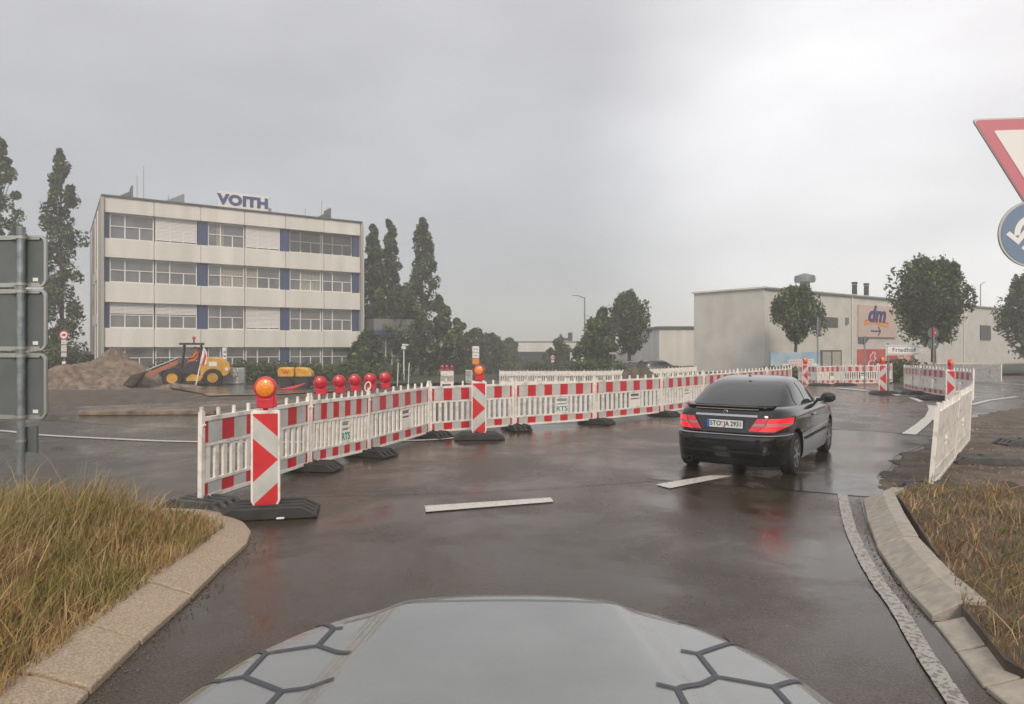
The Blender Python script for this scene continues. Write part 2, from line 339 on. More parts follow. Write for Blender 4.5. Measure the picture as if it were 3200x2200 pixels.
# roundabout edge band
mark('road_marking', PX((2818, 1357), (2863, 1360), (2902, 1326), (2928, 1298), (2925, 1268), (2897, 1266), (2902, 1281), (2891, 1303), (2863, 1326)))
mark('road_marking', PX((2838, 1243), (2860, 1244), (2887, 1255), (2873, 1257)))
mark('road_marking', PX((2752, 1226), (2780, 1228), (2820, 1236), (2800, 1237)))
mark('road_marking', PX((2600, 1214), (2630, 1214), (2720, 1221), (2700, 1223)))
mark('road_marking', ribbon(PX((3035, 1266), (3090, 1252), (3180, 1240)), .16))
# seams and cracks
def seam(px, wd=.03): sheet('road_seam', ribbon(smooth(PX(*px), 5), wd), .009, M['seam'])
seam([(2440, 1336), (2600, 1342), (2760, 1350), (2915, 1364)], .10)
seam([(840, 1553), (1200, 1546), (1500, 1538), (1800, 1521), (2080, 1500)], .02)
seam([(2690, 1556), (2715, 1640), (2760, 1740), (2815, 1830)], .035)
seam([(0, 1300), (300, 1325), (700, 1345)], .03)
seam([(0, 1312), (400, 1290), (700, 1280), (1050, 1262)], .05)
seam([(2110, 1512), (2300, 1518), (2560, 1540), (2700, 1552)], .018)
# ---- kerbs
def kerb(name, base, side, m, ln=1.0, prof=((0, -.05), (0, .035), (.05, .055), (.25, .125), (.36, .135), (.36, -.05)), gap=.022):
    """sloped kerb stones along a line; side=+1 : stone lies to the left of the walking direction"""
    b = MB(); pts = [Vector(p) for p in base]; segs = []
    for a, c in zip(pts, pts[1:]):
        n = max(1, round((c - a).length / ln)); segs += [(a.lerp(c, i / n), a.lerp(c, (i + 1) / n)) for i in range(n)]
    for i, (a, c) in enumerate(segs):
        d = (c - a).normalized()
        def miter(k):
            if 0 < k < len(segs):
                d2 = ((segs[k - 1][1] - segs[k - 1][0]).normalized() + (segs[k][1] - segs[k][0]).normalized()).normalized()
            else: d2 = d
            return Vector((-d2.y, d2.x)) * side
        n0, n1 = miter(i), miter(i + 1); dz = random.uniform(-.006, .006); vs = []
        for p, nn, s in ((a + d * gap / 2, n0, 0), (c - d * gap / 2, n1, 1)):
            for o, z in prof:
                q = p + nn * (o + random.uniform(-.003, .003)); vs.append((q.x, q.y, z + dz if z > 0 else z))
        k = len(prof); b.add(vs, [(j, (j + 1) % k, k + (j + 1) % k, k + j) for j in range(k)] + [tuple(range(k)), tuple(range(k, 2 * k))])
    o = b.build(name, m); bevel(o, .008, 2); return struct(o)
KL = [(-1.75, -3), (-1.98, 2.2)] + PX((282, 2177), (440, 2020), (600, 1874), (700, 1775), (772, 1708), (785, 1672), (765, 1645), (700, 1618))
kerb('kerb', KL, 1, M['kerb'], .95)
kerb('kerb', PX((700, 1614), (600, 1608), (410, 1606), (150, 1606)) + [(-14, 7.6)], 1, M['kerb'], 1.0)
KR = PX((2735, 1556), (2698, 1573), (2712, 1640), (2742, 1722), (2786, 1790), (2839, 1862), (2914, 1945))
kerb('kerb', KR, 1, M['kerb2'], .9, prof=((0, -.05), (0, .04), (.04, .06), (.19, .15), (.31, .16), (.31, -.05)))
KR2 = PX((2918, 1950), (2990, 2045), (3075, 2160)) + [(2.35, 2.4), (2.5, -2)]
kerb('kerb', KR2, 1, M['kerb2'], .9, prof=((0, -.05), (0, .02), (.04, .03), (.22, .095), (.34, .112), (.34, -.05)))
# raised verges behind the kerbs
def raised(name, pts, h, m):
    bm = bmesh.new(); f = bm.faces.new([bm.verts.new((x, y, h)) for x, y in pts])
    r = bmesh.ops.extrude_face_region(bm, geom=[f]); 
    for v in r['geom']:
        if isinstance(v, bmesh.types.BMVert): v.co.z = -.01
    bmesh.ops.triangulate(bm, faces=bm.faces); bmesh.ops.recalc_face_normals(bm, faces=bm.faces)
    me = bpy.data.meshes.new(name); bm.to_mesh(me); bm.free(); me.materials.append(m); o = bpy.data.objects.new(name, me); COL.objects.link(o); return struct(o)
LG = [(-2.08, -3), (-2.3, 2.2)] + PX((60, 2140), (262, 1990), (510, 1800), (640, 1705), (690, 1660), z_ := (0, 0))[:-1] if False else [(-2.06, -3), (-2.3, 2.2)] + [G(*p, .12) for p in ((41, 2150), (262, 1977), (510, 1791), (650, 1690), (700, 1650), (640, 1626), (410, 1622))] + [(-14, 7.35), (-14, -3)]
raised('grass_verge', LG, .11, M['verge'])
RG = [G(*p, .12) for p in ((2790, 1540), (2815, 1560), (2900, 1690), (2950, 1765), (3010, 1900), (3060, 1960), (3140, 2060))] + [(2.7, 2.4), (2.85, -2), (9, -2), (14, 6), (13, 8.2)] + PX((3400, 1590), (3100, 1560), (2900, 1545))
raised('grass_verge', RG, .12, M['dirt'])

# ------------------------------------------------------------------ grass blades
def inside(pts, x, y):
    c = False; n = len(pts)
    for i in range(n):
        x1, y1 = pts[i]; x2, y2 = pts[(i + 1) % n]
        if (y1 > y) != (y2 > y) and x < (x2 - x1) * (y - y1) / (y2 - y1) + x1: c = not c
    return c
def blades(name, pts, box, n, h0, h1, cols, z0, label, wid=.0022, lean=.5, hfn=None, clump=True):
    V = []; Fc = []; C = []; k = 0; tries = 0
    cl = [(random.uniform(box[0], box[1]), random.uniform(box[2], box[3]), random.choice(cols), random.uniform(.7, 1.2)) for _ in range(int(max(60, n / 90)))]
    ca = np.array([(c[0], c[1]) for c in cl])
    while k < n and tries < n * 12:
        tries += 1
        x = random.uniform(box[0], box[1]); y = random.uniform(box[2], box[3])
        if random.random() > min(1, (5.0 / max(1.2, math.hypot(x, y))) ** 1.2 + .15): continue
        if not inside(pts, x, y): continue
        j = int(np.argmin((ca[:, 0] - x) ** 2 + (ca[:, 1] - y) ** 2)); c = cl[j]
        col = c[2] if random.random() < .62 else random.choice(cols)
        h = random.uniform(h0, h1) * c[3] * (hfn(x, y) if hfn else 1)
        a = random.uniform(0, 6.283); ln = random.gauss(0, lean) * h; ax, ay = math.cos(a) * ln + .25 * h * lean, math.sin(a) * ln
        p = random.uniform(0, 3.14159); w_ = wid * random.uniform(.6, 1.5) * (1 + .12 * math.hypot(x, y)); wx, wy = math.cos(p) * w_, math.sin(p) * w_
        o = len(V)
        for t, wf in ((0, 1), (.4, .8), (.75, .5)):
            cx, cy, cz = x + ax * t * t, y + ay * t * t, z0 + h * t * (1 - .12 * t)
            V += [(cx - wx * wf, cy - wy * wf, cz), (cx + wx * wf, cy + wy * wf, cz)]
        V.append((x + ax, y + ay, z0 + h * (.86 if abs(ln) > .2 else .95)))
        Fc += [(o, o + 1, o + 3, o + 2), (o + 2, o + 3, o + 5, o + 4), (o + 4, o + 5, o + 6)]
        g = random.uniform(.75, 1.2); C += [(col[0] * g, col[1] * g, col[2] * g, 1)] * 7; k += 1
    me = bpy.data.meshes.new(name); me.from_pydata(V, [], Fc); me.update()
    ca_ = me.color_attributes.new('tone', 'FLOAT_COLOR', 'POINT'); ca_.data.foreach_set('color', np.array(C, dtype=np.float32).ravel())
    me.materials.append(M['leaf']); o = bpy.data.objects.new(name, me); COL.objects.link(o); tag(o, label, 'grass', kind='stuff'); return o
straw = [(.42, .27, .12), (.34, .23, .10), (.48, .33, .17), (.28, .22, .08), (.22, .21, .06), (.14, .15, .04), (.36, .27, .11), (.30, .19, .08), (.40, .28, .14)]
brown = [(.26, .16, .08), (.20, .13, .06), (.16, .11, .05), (.30, .20, .10), (.14, .08, .04), (.13, .13, .045), (.34, .24, .13)]
def hl(x, y):
    d = abs(x + 2.3 + .1 * (y - 3))
    return .32 + .88 * sstep(.05, 1.7, d) * (1 - .3 * sstep(6.2, 7.0, y)) * (1 - .35 * sstep(3.5, 5.5, y) * (1 - sstep(-4.4, -3.6, -abs(x))))
blades('grass', LG, (-7.5, -1.9, 1.9, 7.4), 60000, .16, .60, straw, .1, 'tall dry yellow and green grass on the left verge', hfn=hl)
blades('grass', RG, (2.5, 9, 2.3, 8.6), 30000, .02, .09, brown, .115, 'short brown and green grass on the right verge', lean=.8)
blades('grass', LG, (-7.5, -2.15, 1.9, 7.2), 1500, .45, .85, [(.50, .38, .2), (.42, .33, .16), (.30, .28, .1)], .1, 'tall pale seed stalks above the left verge grass', wid=.0014, lean=.4, hfn=hl)
blades('grass', RG, (2.5, 9, 2.3, 8.6), 5000, .08, .24, brown + straw, .11, 'longer pale tufts in the right verge', lean=.9)
# far verge tufts
FG = [(-60, 46), (-14, 48), (-9.5, 47), (-3.5, 52), (-4.5, 70), (-60, 70)]
# loose stones on the soil strip and in the gutters
b = MB(); k = 0
while k < 2600:
    x, y = random.uniform(4.2, 12), random.uniform(6.8, 16)
    if random.random() > (8 / y) ** 2 or not inside(rd, x, y): continue
    q = random.uniform(.006, .028) * (1 + (random.random() < .06)); vs = [(x + math.cos(a) * q * random.uniform(.6, 1.1), y + math.sin(a) * q * random.uniform(.6, 1.1), .008) for a in (0, 1.26, 2.5, 3.77, 5.0)]
    b.add(vs + [(x + random.uniform(-.3, .3) * q, y, .008 + q * random.uniform(.5, .9))], [(0, 1, 5), (1, 2, 5), (2, 3, 5), (3, 4, 5), (4, 0, 5)]); k += 1
o = b.build('gravel', M['soil'], fix=False); tag(o, 'loose stones on the soil around the right barrier', 'gravel', kind='stuff')
b = MB(); k = 0
while k < 700:
    t = random.random(); i = random.randrange(len(KL) - 3) if random.random() < .6 else None
    if i is not None: p = Vector(KL[i]).lerp(Vector(KL[i + 1]), t); x, y = p.x + abs(random.gauss(0, .07)) + .01, p.y
    else:
        i = random.randrange(len(KR) - 1); p = Vector(KR[i]).lerp(Vector(KR[i + 1]), t); x, y = p.x - abs(random.gauss(0, .06)) - .01, p.y
    q = random.uniform(.003, .009); b.add([(x - q, y - q * .6, .006), (x + q, y - q * .7, .006), (x + q * .4, y + q, .006), (x, y, .006 + q)], [(0, 1, 3), (1, 2, 3), (2, 0, 3)]); k += 1
o = b.build('grit', M['dirt'], fix=False); tag(o, 'dark grit lying along the feet of both kerbs', 'grit', kind='stuff')
# soil heaps
def heap(name, x, y, rx, ry, h, seed, m, label, rough=.22, rz=0):
    r = random.Random(seed); ph = [(r.uniform(0, 6), r.uniform(.8, 3.5), r.uniform(0, 6), r.uniform(.8, 3.5)) for _ in range(9)]
    def fn(u, v):
        a = u * 2 * math.pi; rr = v; hx = math.cos(a) * rr; hy = math.sin(a) * rr
        n = sum(math.sin(p[0] + hx * p[1] * 3) * math.sin(p[2] + hy * p[3] * 3) for p in ph) / 5
        z = h * max(0, (1 - rr ** 1.5)) * (1 + rough * 2 * n) + r.uniform(-.5, .5) * rough * .25 * h * (1 - rr)
        X = hx * rx * (1 + .15 * n); Y = hy * ry * (1 + .15 * n)
        return (x + X * math.cos(rz) - Y * math.sin(rz), y + X * math.sin(rz) + Y * math.cos(rz), gz(x, y) - .05 + z)
    b = MB(); b.grid(fn, 72, 26); o = b.build(name, m, smooth=True); return tag(o, label, 'soil heap', kind=None)
g0 = GZ(350, 44); heap('soil_heap', g0[0], g0[1], 3.6, 2.2, 2.0, 3, M['soil'], 'high brown heap of dug soil left of the wheel loader', .3)
g0 = GZ(215, 36); heap('soil_heap', g0[0], g0[1], 3.2, 1.5, 1.0, 5, M['soil'], 'low brown soil heap at the left below the ban sign', .35)
g0 = GZ(560, 37); heap('soil_heap', g0[0], g0[1], 1.6, .7, .3, 6, M['soil'], 'small dark soil heap in front of the wheel loader', .4)
g0 = G(1905, 1190); heap('soil_heap', g0[0], 44, 1.6, 1.2, 1.35, 8, M['dirt'], 'pointed dark brown soil heap in the middle behind the barrier', .3)
g0 = G(3010, 1535); heap('soil_heap', 5.75, 7.9, .95, .45, .2, 9, M['dirt'], 'low lump of dug turf under the near right barrier', .3)

# ------------------------------------------------------------------ site barrier
def barrier_proto(label_logo=None, solid=False):
    root = empty('site_barrier')
    b = MB()
    for x in (-.985, .985): b.box((x, 0, .56), (.045, .05, .98)); b.tube((x, 0, 1.0), (x, 0, 1.1), .021, n=8)
    b.box((0, 0, .965), (1.925, .05, .045)); b.box((0, 0, .68), (1.925, .042, .035)); b.box((0, 0, .275), (1.925, .042, .03)); b.box((0, 0, .105), (1.925, .05, .04))
    for k in range(1, 8): b.tube((-.985 + k * .246, 0, .985), (-.985 + k * .246, 0, 1.075), .021, n=8)
    for x in (-.985, .985): b.tube((x - .02, -.03, .9), (x + .02, -.03, .9), .012, n=6)
    b.build('frame', M['wplastic'], root, smooth=True)
    n = 15
    for lo, hi in ((-1, 0), (.3, 1)):
        b = MB()
        for k in range(n):
            x = -.9 + 1.8 * k / (n - 1)
            if not lo < x < hi - .02 or -.02 < x < .34: continue
            b.box((x, 0, .477), (.10 if solid else .055, .03, .372))
            if solid: b.box((x, -.016, .477), (.035, .01, .36))
        b.build('bar_infill', M['wplastic'], root)
    b = MB(); b.box((.15, 0, .477), (.03, .03, .372)); b.v = []; b.f = []; b.m = []
    b.box((-.0, 0, .477), (.03, .034, .372)); b.box((.30, 0, .477), (.03, .034, .372))
    b.box((.15, 0, .385), (.27, .03, .185)); b.box((.15, 0, .535), (.27, .03, .035)); b.box((.15, 0, .635), (.27, .03, .03))
    pl = b.build('name_plate', M['wplastic'], root)
    if label_logo: text('RTS', .155, M['gtext'], 'lettering', pl, Matrix.Translation((.15, -.0165, .385)), ext=.002, bold=.02, sx=1.15)
    b = MB(); b.box((0, .004, .822), (1.925, .028, .24)); b.build('top_board', M['wplastic'], root)
    b = MB(); b.box((0, -.0125, .822), (1.90, .005, .235)); b.build('striped_sheet', M['bars'], root)
    b = MB(); b.box((0, .004, .19), (1.925, .028, .135)); b.build('bottom_board', M['wplastic'], root)
    b = MB(); b.box((0, -.0125, .19), (1.90, .005, .13)); b.build('striped_sheet', M['bars'], root)
    return root
PROTO = {'plain': barrier_proto(), 'rts': barrier_proto(True), 'solid': barrier_proto(solid=True)}
used = set()
def barrier(p0, p1, kind, label, group, lean=0):
    src = PROTO[kind]
    o = src if kind not in used else copy_tree(src); used.add(kind)
    a, c = Vector(p0), Vector(p1); m = (a + c) / 2; d = c - a
    z0, z1 = gz(*p0), gz(*p1)
    o.location = (m.x, m.y, (z0 + z1) / 2); o.rotation_euler = (lean + random.uniform(-.025, .025), -math.atan2(z1 - z0, d.length), math.atan2(d.y, d.x)); o.scale = ((d.length - .01) / 2.015, 1, 1)
    tag(o, label, 'barrier', group); return o
GR = 'red and white barriers along the works'
def GB(px, py): return G(px, py, .1)      # point on ground given the lower edge of a panel
J = [GB(622, 1560), GB(965, 1447), GB(1150, 1405), GB(1341, 1350), GB(1606, 1328), GB(1857, 1310), GB(2068, 1287)]
e = Vector((10.3, 25.4)); s7 = Vector(J[-1]); J += [tuple(s7.lerp(e, t)) for t in (.25, .5, .75, 1)]
lab = ['nearest barrier at the left end of the long run, crossed by the big beacon', 'second barrier from the left end, with RTS plate and red lamps on top', 'third barrier from the left, with a loop on its post and pale red lamps', 'middle barrier left of the slim centre beacon', 'barrier right of the centre beacon with RTS plate', 'sixth barrier of the long run, before the black car', 'seventh barrier of the long run, just left of the black car', 'barrier behind the left edge of the black car', 'barrier behind the roof of the black car', 'farthest barrier of the long run']
kinds = ['plain', 'rts', 'plain', 'plain', 'rts', 'plain', 'plain', 'plain', 'plain', 'plain']
for i in range(len(J) - 1): barrier(J[i], J[i + 1], kinds[i], lab[i], GR)
B0, B1 = GB(2906, 1518), GB(3026, 1372); Bm = tuple(Vector(B0).lerp(Vector(B1), .5))
barrier(Bm, B0, 'solid', 'white back of the nearest barrier at the right, standing on soil', 'white barrier backs by the right kerb', R(-5))
barrier(B1, Bm, 'solid', 'white back of the second barrier at the right, behind the nearest one', 'white barrier backs by the right kerb', R(-3))
D = [GZ(2496, 36.5), GZ(2556, 35.2), GZ(2634, 35.0), GZ(2745, 35.2), GZ(2788, 36.8)]
for i, l in enumerate(['short turned barrier left of the lamp beacon below the blue banner', 'barrier below the double door of the shop', 'wide open barred barrier left of the left-pointing beacon', 'barrier end right of the sign post of the arrow sign']):
    barrier(D[i], D[i + 1], 'plain' if i > 1 else 'solid', l, 'barriers across the roundabout exit')
E1 = [GZ(2826, 29.5), GZ(2876, 26.0), GZ(2960, 23.6), GZ(3041, 21.8)]
for i, l in enumerate(['solid barrier right of the arrow sign, farther one', 'solid barrier left of the right-pointing beacon', 'barrier right of the right-pointing beacon']):
    barrier(E1[i], E1[i + 1], 'solid', l, 'barriers at the right roundabout arm')
ORD = ['first', 'second', 'third', 'fourth', 'fifth', 'sixth', 'seventh', 'eighth', 'ninth', 'tenth', 'eleventh', 'twelfth', 'thirteenth']
def run(a, c, n, labs, group, kind='solid'):
    a, c = Vector(a), Vector(c)
    for i in range(n): barrier(tuple(a.lerp(c, (i + 1) / n)), tuple(a.lerp(c, i / n)), kind, labs % ORD[i], group)
run(GZ(2786, 50), GZ(3130, 38), 7, '%s from the left of the white barrier backs in the row before the shop wall', 'white barrier row before the shop wall')
run(GZ(1560, 49), GZ(2180, 49), 7, '%s from the left of the white barrier backs in the far middle row', 'far white barrier row in the middle', 'plain')
barrier(GZ(185, 42), GZ(137, 42), 'plain', 'lone white barrier beside the big guide signs at the left', 'lone white barriers')
barrier(GZ(1418, 47), GZ(1377, 47), 'plain', 'white barrier carrying three small red lamps', 'lone white barriers')
barrier(GZ(1475, 50), GZ(1456, 52), 'plain', 'small white barrier left of the centre beacon, half hidden', 'lone white barriers')

# rubber feet
def foot_proto(m):
    b = MB()
    L_, W_, H_ = .80, .40, .115
    # sloped slab with slots: ribs and cross bars
    prof = [(-L_ / 2, 0), (-L_ / 2, .03), (-L_ / 2 + .13, H_), (L_ / 2 - .13, H_), (L_ / 2, .03), (L_ / 2, 0)]
    for y0, y1 in ((-.20, -.15), (-.08, -.03), (.03, .08), (.15, .20)):
        b.prism([(x, z) for x, z in prof], y0, y1)
    for x in (-.25, -.1, .1, .25): b.box((x, 0, .05), (.07, .296, .098))
    b.box((0, 0, .02), (L_ - .02, .294, .03)); b.tube((-.04, 0, .09), (-.04, 0, .14), .03, n=10)
    o = b.build('rubber_foot', m); bevel(o, .008, 2); return o
FP = foot_proto(M['rubber']); FL = foot_proto(M['rubberlt']); ff = [0, 0]
def foot(x, y, rz, label, light=False, sc_=1):
    src = FL if light else FP; k = 1 if light else 0
    o = src if ff[k] == 0 else src.copy()
    if ff[k]: COL.objects.link(o)
    ff[k] = 1; o.location = (x, y, gz(x, y) + .006); o.rotation_euler = (0, 0, rz); o.scale = (sc_, sc_, 1)
    tag(o, label, 'rubber foot', 'rubber feet under the barriers'); return o
def ang(i): d = Vector(J[i + 1]) - Vector(J[i]); return math.atan2(d.y, d.x)
fl = ['flat rubber foot under the free end of the nearest left barrier', 'rubber foot between the first and second left barrier', 'rubber foot under the looped barrier post', 'rubber foot at the bend left of the centre beacon', 'rubber foot right of the centre beacon base', 'rubber foot under the sixth barrier of the long run', 'rubber foot beside the rear left of the black car']
for i in range(7): foot(J[i][0] + .05, J[i][1] + .0, ang(i) + R(90) + (.3 if i % 2 else -.15), fl[i], i == 0)
foot(B0[0] + .12, B0[1] + .05, R(5), 'grey rubber foot under the nearest end of the right barrier', True, 1.1)
foot(Bm[0] + .55, Bm[1] + .1, R(-8), 'grey rubber foot standing out behind the right barrier', True, 1.25)
foot(B1[0] - .1, B1[1] + .5, R(60), 'dark rubber foot at the far end of the right barrier')
foot(B1[0] + .9, B1[1] - .1, R(0), 'grey rubber foot on the soil right of the right barrier end', True)
for i, l in ((1, 'rubber foot between the first exit barriers'), (2, 'rubber foot below the barrier under the shop door')): foot(D[i][0], D[i][1] - .2, R(5), l, False, 1.3)
foot(E1[1][0] - .3, E1[1][1] - .2, R(5), 'rubber foot left of the right-pointing beacon', False, 1.2)
foot(E1[2][0] - .6, E1[2][1] - .1, R(5), 'rubber foot close before the right-pointing beacon', False, 1.2)

# warning lamps
def lamp_proto(lens, name='warning_lamp'):
    root = empty(name)
    b = MB(); b.lathe([(.075, -.045), (.1, -.04), (.105, 0), (.1, .04), (.07, .05)], 24, axis='Y', c=(0, 0, .19))
    b.box((0, .0, .045), (.15, .08, .09)); b.prism([(-.072, .08), (.076, .08), (.094, .17), (-.088, .17)], -.036, .04); b.box((.082, 0, .06), (.035, .05, .10)); b.tube((0, 0, -.02), (0, 0, .02), .025)
    o = b.build('shell', M['lampred'], root, smooth=True); bevel(o, .006, 2)
    b = MB(); b.lathe([(.083, -.044), (.078, -.058), (.055, -.068), (.02, -.073)], 24, axis='Y', c=(0, 0, .19)); b.build('lens', lens, root, smooth=True)
    b = MB(); b.lathe([(.02, .066), (.05, .062), (.072, .05)], 24, axis='Y', c=(0, 0, .19)); b.build('lens', lens, root, smooth=True)
    return root
LA = lamp_proto(M['amber']); LR = lamp_proto(M['lamplensr']); lf = [0, 0]
def lamp(x, y, z, rz, label, red=False, s=1.0):
    src = LR if red else LA; k = int(red); o = src if not lf[k] else copy_tree(src); lf[k] = 1
    o.location = (x, y, z); o.rotation_euler = (0, 0, rz); o.scale = (s, s, s)
    tag(o, label, 'warning lamp', 'red warning lamps on barriers' if red else 'amber warning lamps on beacons'); return o
ll = ['red lamp leftmost of five on the barrier tops', 'red lamp second of five on the barrier tops', 'red lamp third of five, left of the looped post', 'red lamp fourth of five, right of the looped post', 'red lamp rightmost and palest of five on the barrier tops']
for (px, seg, t), l in zip(((1001, 1, .25), (1060, 1, .62), (1109, 1, .93), (1157, 2, .12), (1203, 2, .42)), ll):
    a, c = Vector(J[seg]), Vector(J[seg + 1])
    # intersect the view column with the panel line
    k = (px - HX) / F; tt = (a.x - k * a.y) / (k * (c.y - a.y) - (c.x - a.x)); p = a.lerp(c, tt)
    lamp(p.x, p.y, 1.06, R(20), l, True, .93)
# ------------------------------------------------------------------ guide beacons
def beacon_proto():
    root = empty('guide_beacon')
    b = MB()
    pts = [(-.145, .16), (-.11, .085), (.11, .085), (.145, .16), (.145, 1.08), (.125, 1.10), (-.125, 1.10), (-.145, 1.08)]
    b.prism(pts, -.02, .045); b.box((0, .01, .06), (.1, .05, .1))
    o = b.build('panel', M['wplastic'], root); bevel(o, .01, 2)
    b = MB(); b.prism([(-.122, .165), (-.095, .105), (.095, .105), (.122, .165), (.122, 1.065), (-.122, 1.065)], -.0245, -.0205); b.build('chevron_sheet', M['chev'], root)
    b = MB(); b.prism([(-.122, .165), (-.095, .105), (.095, .105), (.122, .165), (.122, 1.065), (-.122, 1.065)], .0455, .0495); b.build('chevron_sheet', M['chev'], root)
    return root
BP = beacon_proto(); bf = [0]
def beacon(x, y, rz, label, flip=False, lean=0):
    o = BP if not bf[0] else copy_tree(BP); bf[0] = 1
    o.location = (x, y, gz(x, y)); o.rotation_euler = (0, lean, rz)
    tag(o, label, 'guide beacon', 'red and white guide beacons')
    if flip:
        for ch in o.children: ch.scale = (-1, 1, 1)
    return o
bx, by = GZ(830, 7.15); beacon(bx, by, R(14), 'big red and white chevron beacon nearest to the viewer, at the left kerb'); foot(bx + .02, by + .05, R(12), 'big rubber foot holding the nearest beacon at the left kerb', False, 1.25); lamp(bx, by, 1.12, R(12), 'big amber lamp on the nearest beacon at the left', s=1.12)
bx, by = GZ(1497, 13.2); beacon(bx, by, R(-4), 'faint chevron beacon in the middle of the long barrier run'); foot(bx, by, R(6), 'rubber foot holding the centre beacon', False, 1.2); lamp(bx, by, 1.12, R(-4), 'amber lamp on the centre beacon', s=1.0)
bx, by = GZ(2758, 26.0); beacon(bx, by, R(0), 'chevron beacon pointing left beside the arrow sign', True); foot(bx, by - .1, 0, 'rubber foot of the left-pointing beacon by the arrow sign', False, 1.2); lamp(bx, by, 1.12, 0, 'orange lamp on the beacon beside the arrow sign', s=.95)
bx, by = GZ(2970, 19.9); beacon(bx, by, R(8), 'chevron beacon pointing right at the right roundabout arm'); lamp(bx, by, 1.12, R(35), 'orange lamp on the right-pointing beacon', s=1.0)
bx, by = GZ(2516, 33); beacon(bx, by, 0, 'small left-pointing beacon just right of the black car roof', True); lamp(bx, by, gz(bx, by) + 1.12, 0, 'orange lamp on the small beacon right of the black car roof', s=1.1)
bx, by = GZ(1397, 47)
for i, dx in enumerate((-.33, 0, .33)): lamp(bx + dx, by, gz(bx, by) + 1.06, R(20 * i), ['left', 'middle', 'right'][i] + ' one of the three small red lamps on the lone white barrier', True, 1.1)

# ------------------------------------------------------------------ office building with roof sign
OA = Vector(((324 - HX) / F * 54.6, 54.6)); OB = Vector(((1120 - HX) / F * 66.3, 66.3)); od = (OB - OA); OL = od.length; orz = math.atan2(od.y, od.x)
og = -1.45
off = empty('office_building', (OA.x, OA.y, 0), orz, 'four storey pale office block with white bands, blue columns and a roof sign', 'building')
DP = 20.0
zs = [(12.45, 13.67), (8.9, 10.4), (5.35, 6.95), (1.77, 3.3)]   # bands bottom/top
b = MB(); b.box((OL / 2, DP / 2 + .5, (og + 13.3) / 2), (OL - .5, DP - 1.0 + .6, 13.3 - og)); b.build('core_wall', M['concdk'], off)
b = MB(); b2 = MB()
for z0, z1 in zs:
    n = 6; b = MB()
    for i in range(n):
        x0 = OL * i / n; b.box((x0 + OL / n / 2, -.25, (z0 + z1) / 2), (OL / n - .03, .5, z1 - z0))
    o = b.build('parapet_band', M['conc'], off); bevel(o, .02, 1)
    b2.box((OL / 2, -.2, (z0 + z1) / 2), (OL - .1, .36, z1 - z0 - .04))
b2.build('band_joint', M['flash'], off)
b = MB(); b.box((OL / 2, DP / 2 - .2, 13.74), (OL + .4, DP + .9, .14)); b.build('roof_edge', M['flash'], off)
b = MB()
for x in (-.12, OL + .12): b.box((x, -.35, (og + 13.6) / 2), (.22, .7, 13.6 - og))
for x in (-.12, OL + .12): b.box((x, DP / 2 + .2, (og + 13.5) / 2), (.16, DP, 13.5 - og))
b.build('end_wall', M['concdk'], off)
b = MB()
for y in (4, 8, 12, 16): b.box((-.24, y, (og + 13.2) / 2), (.1, .25, 13.2 - og))
b.box((-.23, 9, 8), (.06, 8, .9)); b.box((-.23, 9, 4.2), (.06, 8, .9)); b.build('side_pilaster', M['conc'], off)
b = MB(); b.tube((OL + .3, -.55, og), (OL + .3, -.5, 13.5), .08, n=8); b.build('downpipe', M['frame'], off)
rows = [(10.4, 12.45), (6.95, 8.9), (3.3, 5.35), (-.6, 1.77)]
bays = [(0.0, .335), (.335, .665), (.665, 1.0)]
state = {(0, 1): 'blind', (0, 3): 'blind', (0, 4): 'louvre', (0, 5): 'louvre', (2, 3): 'blind', (2, 1): 'half', (2, 0): 'half', (1, 2): 'curR', (1, 3): 'curL', (1, 4): 'curR', (0, 2): 'curM'}
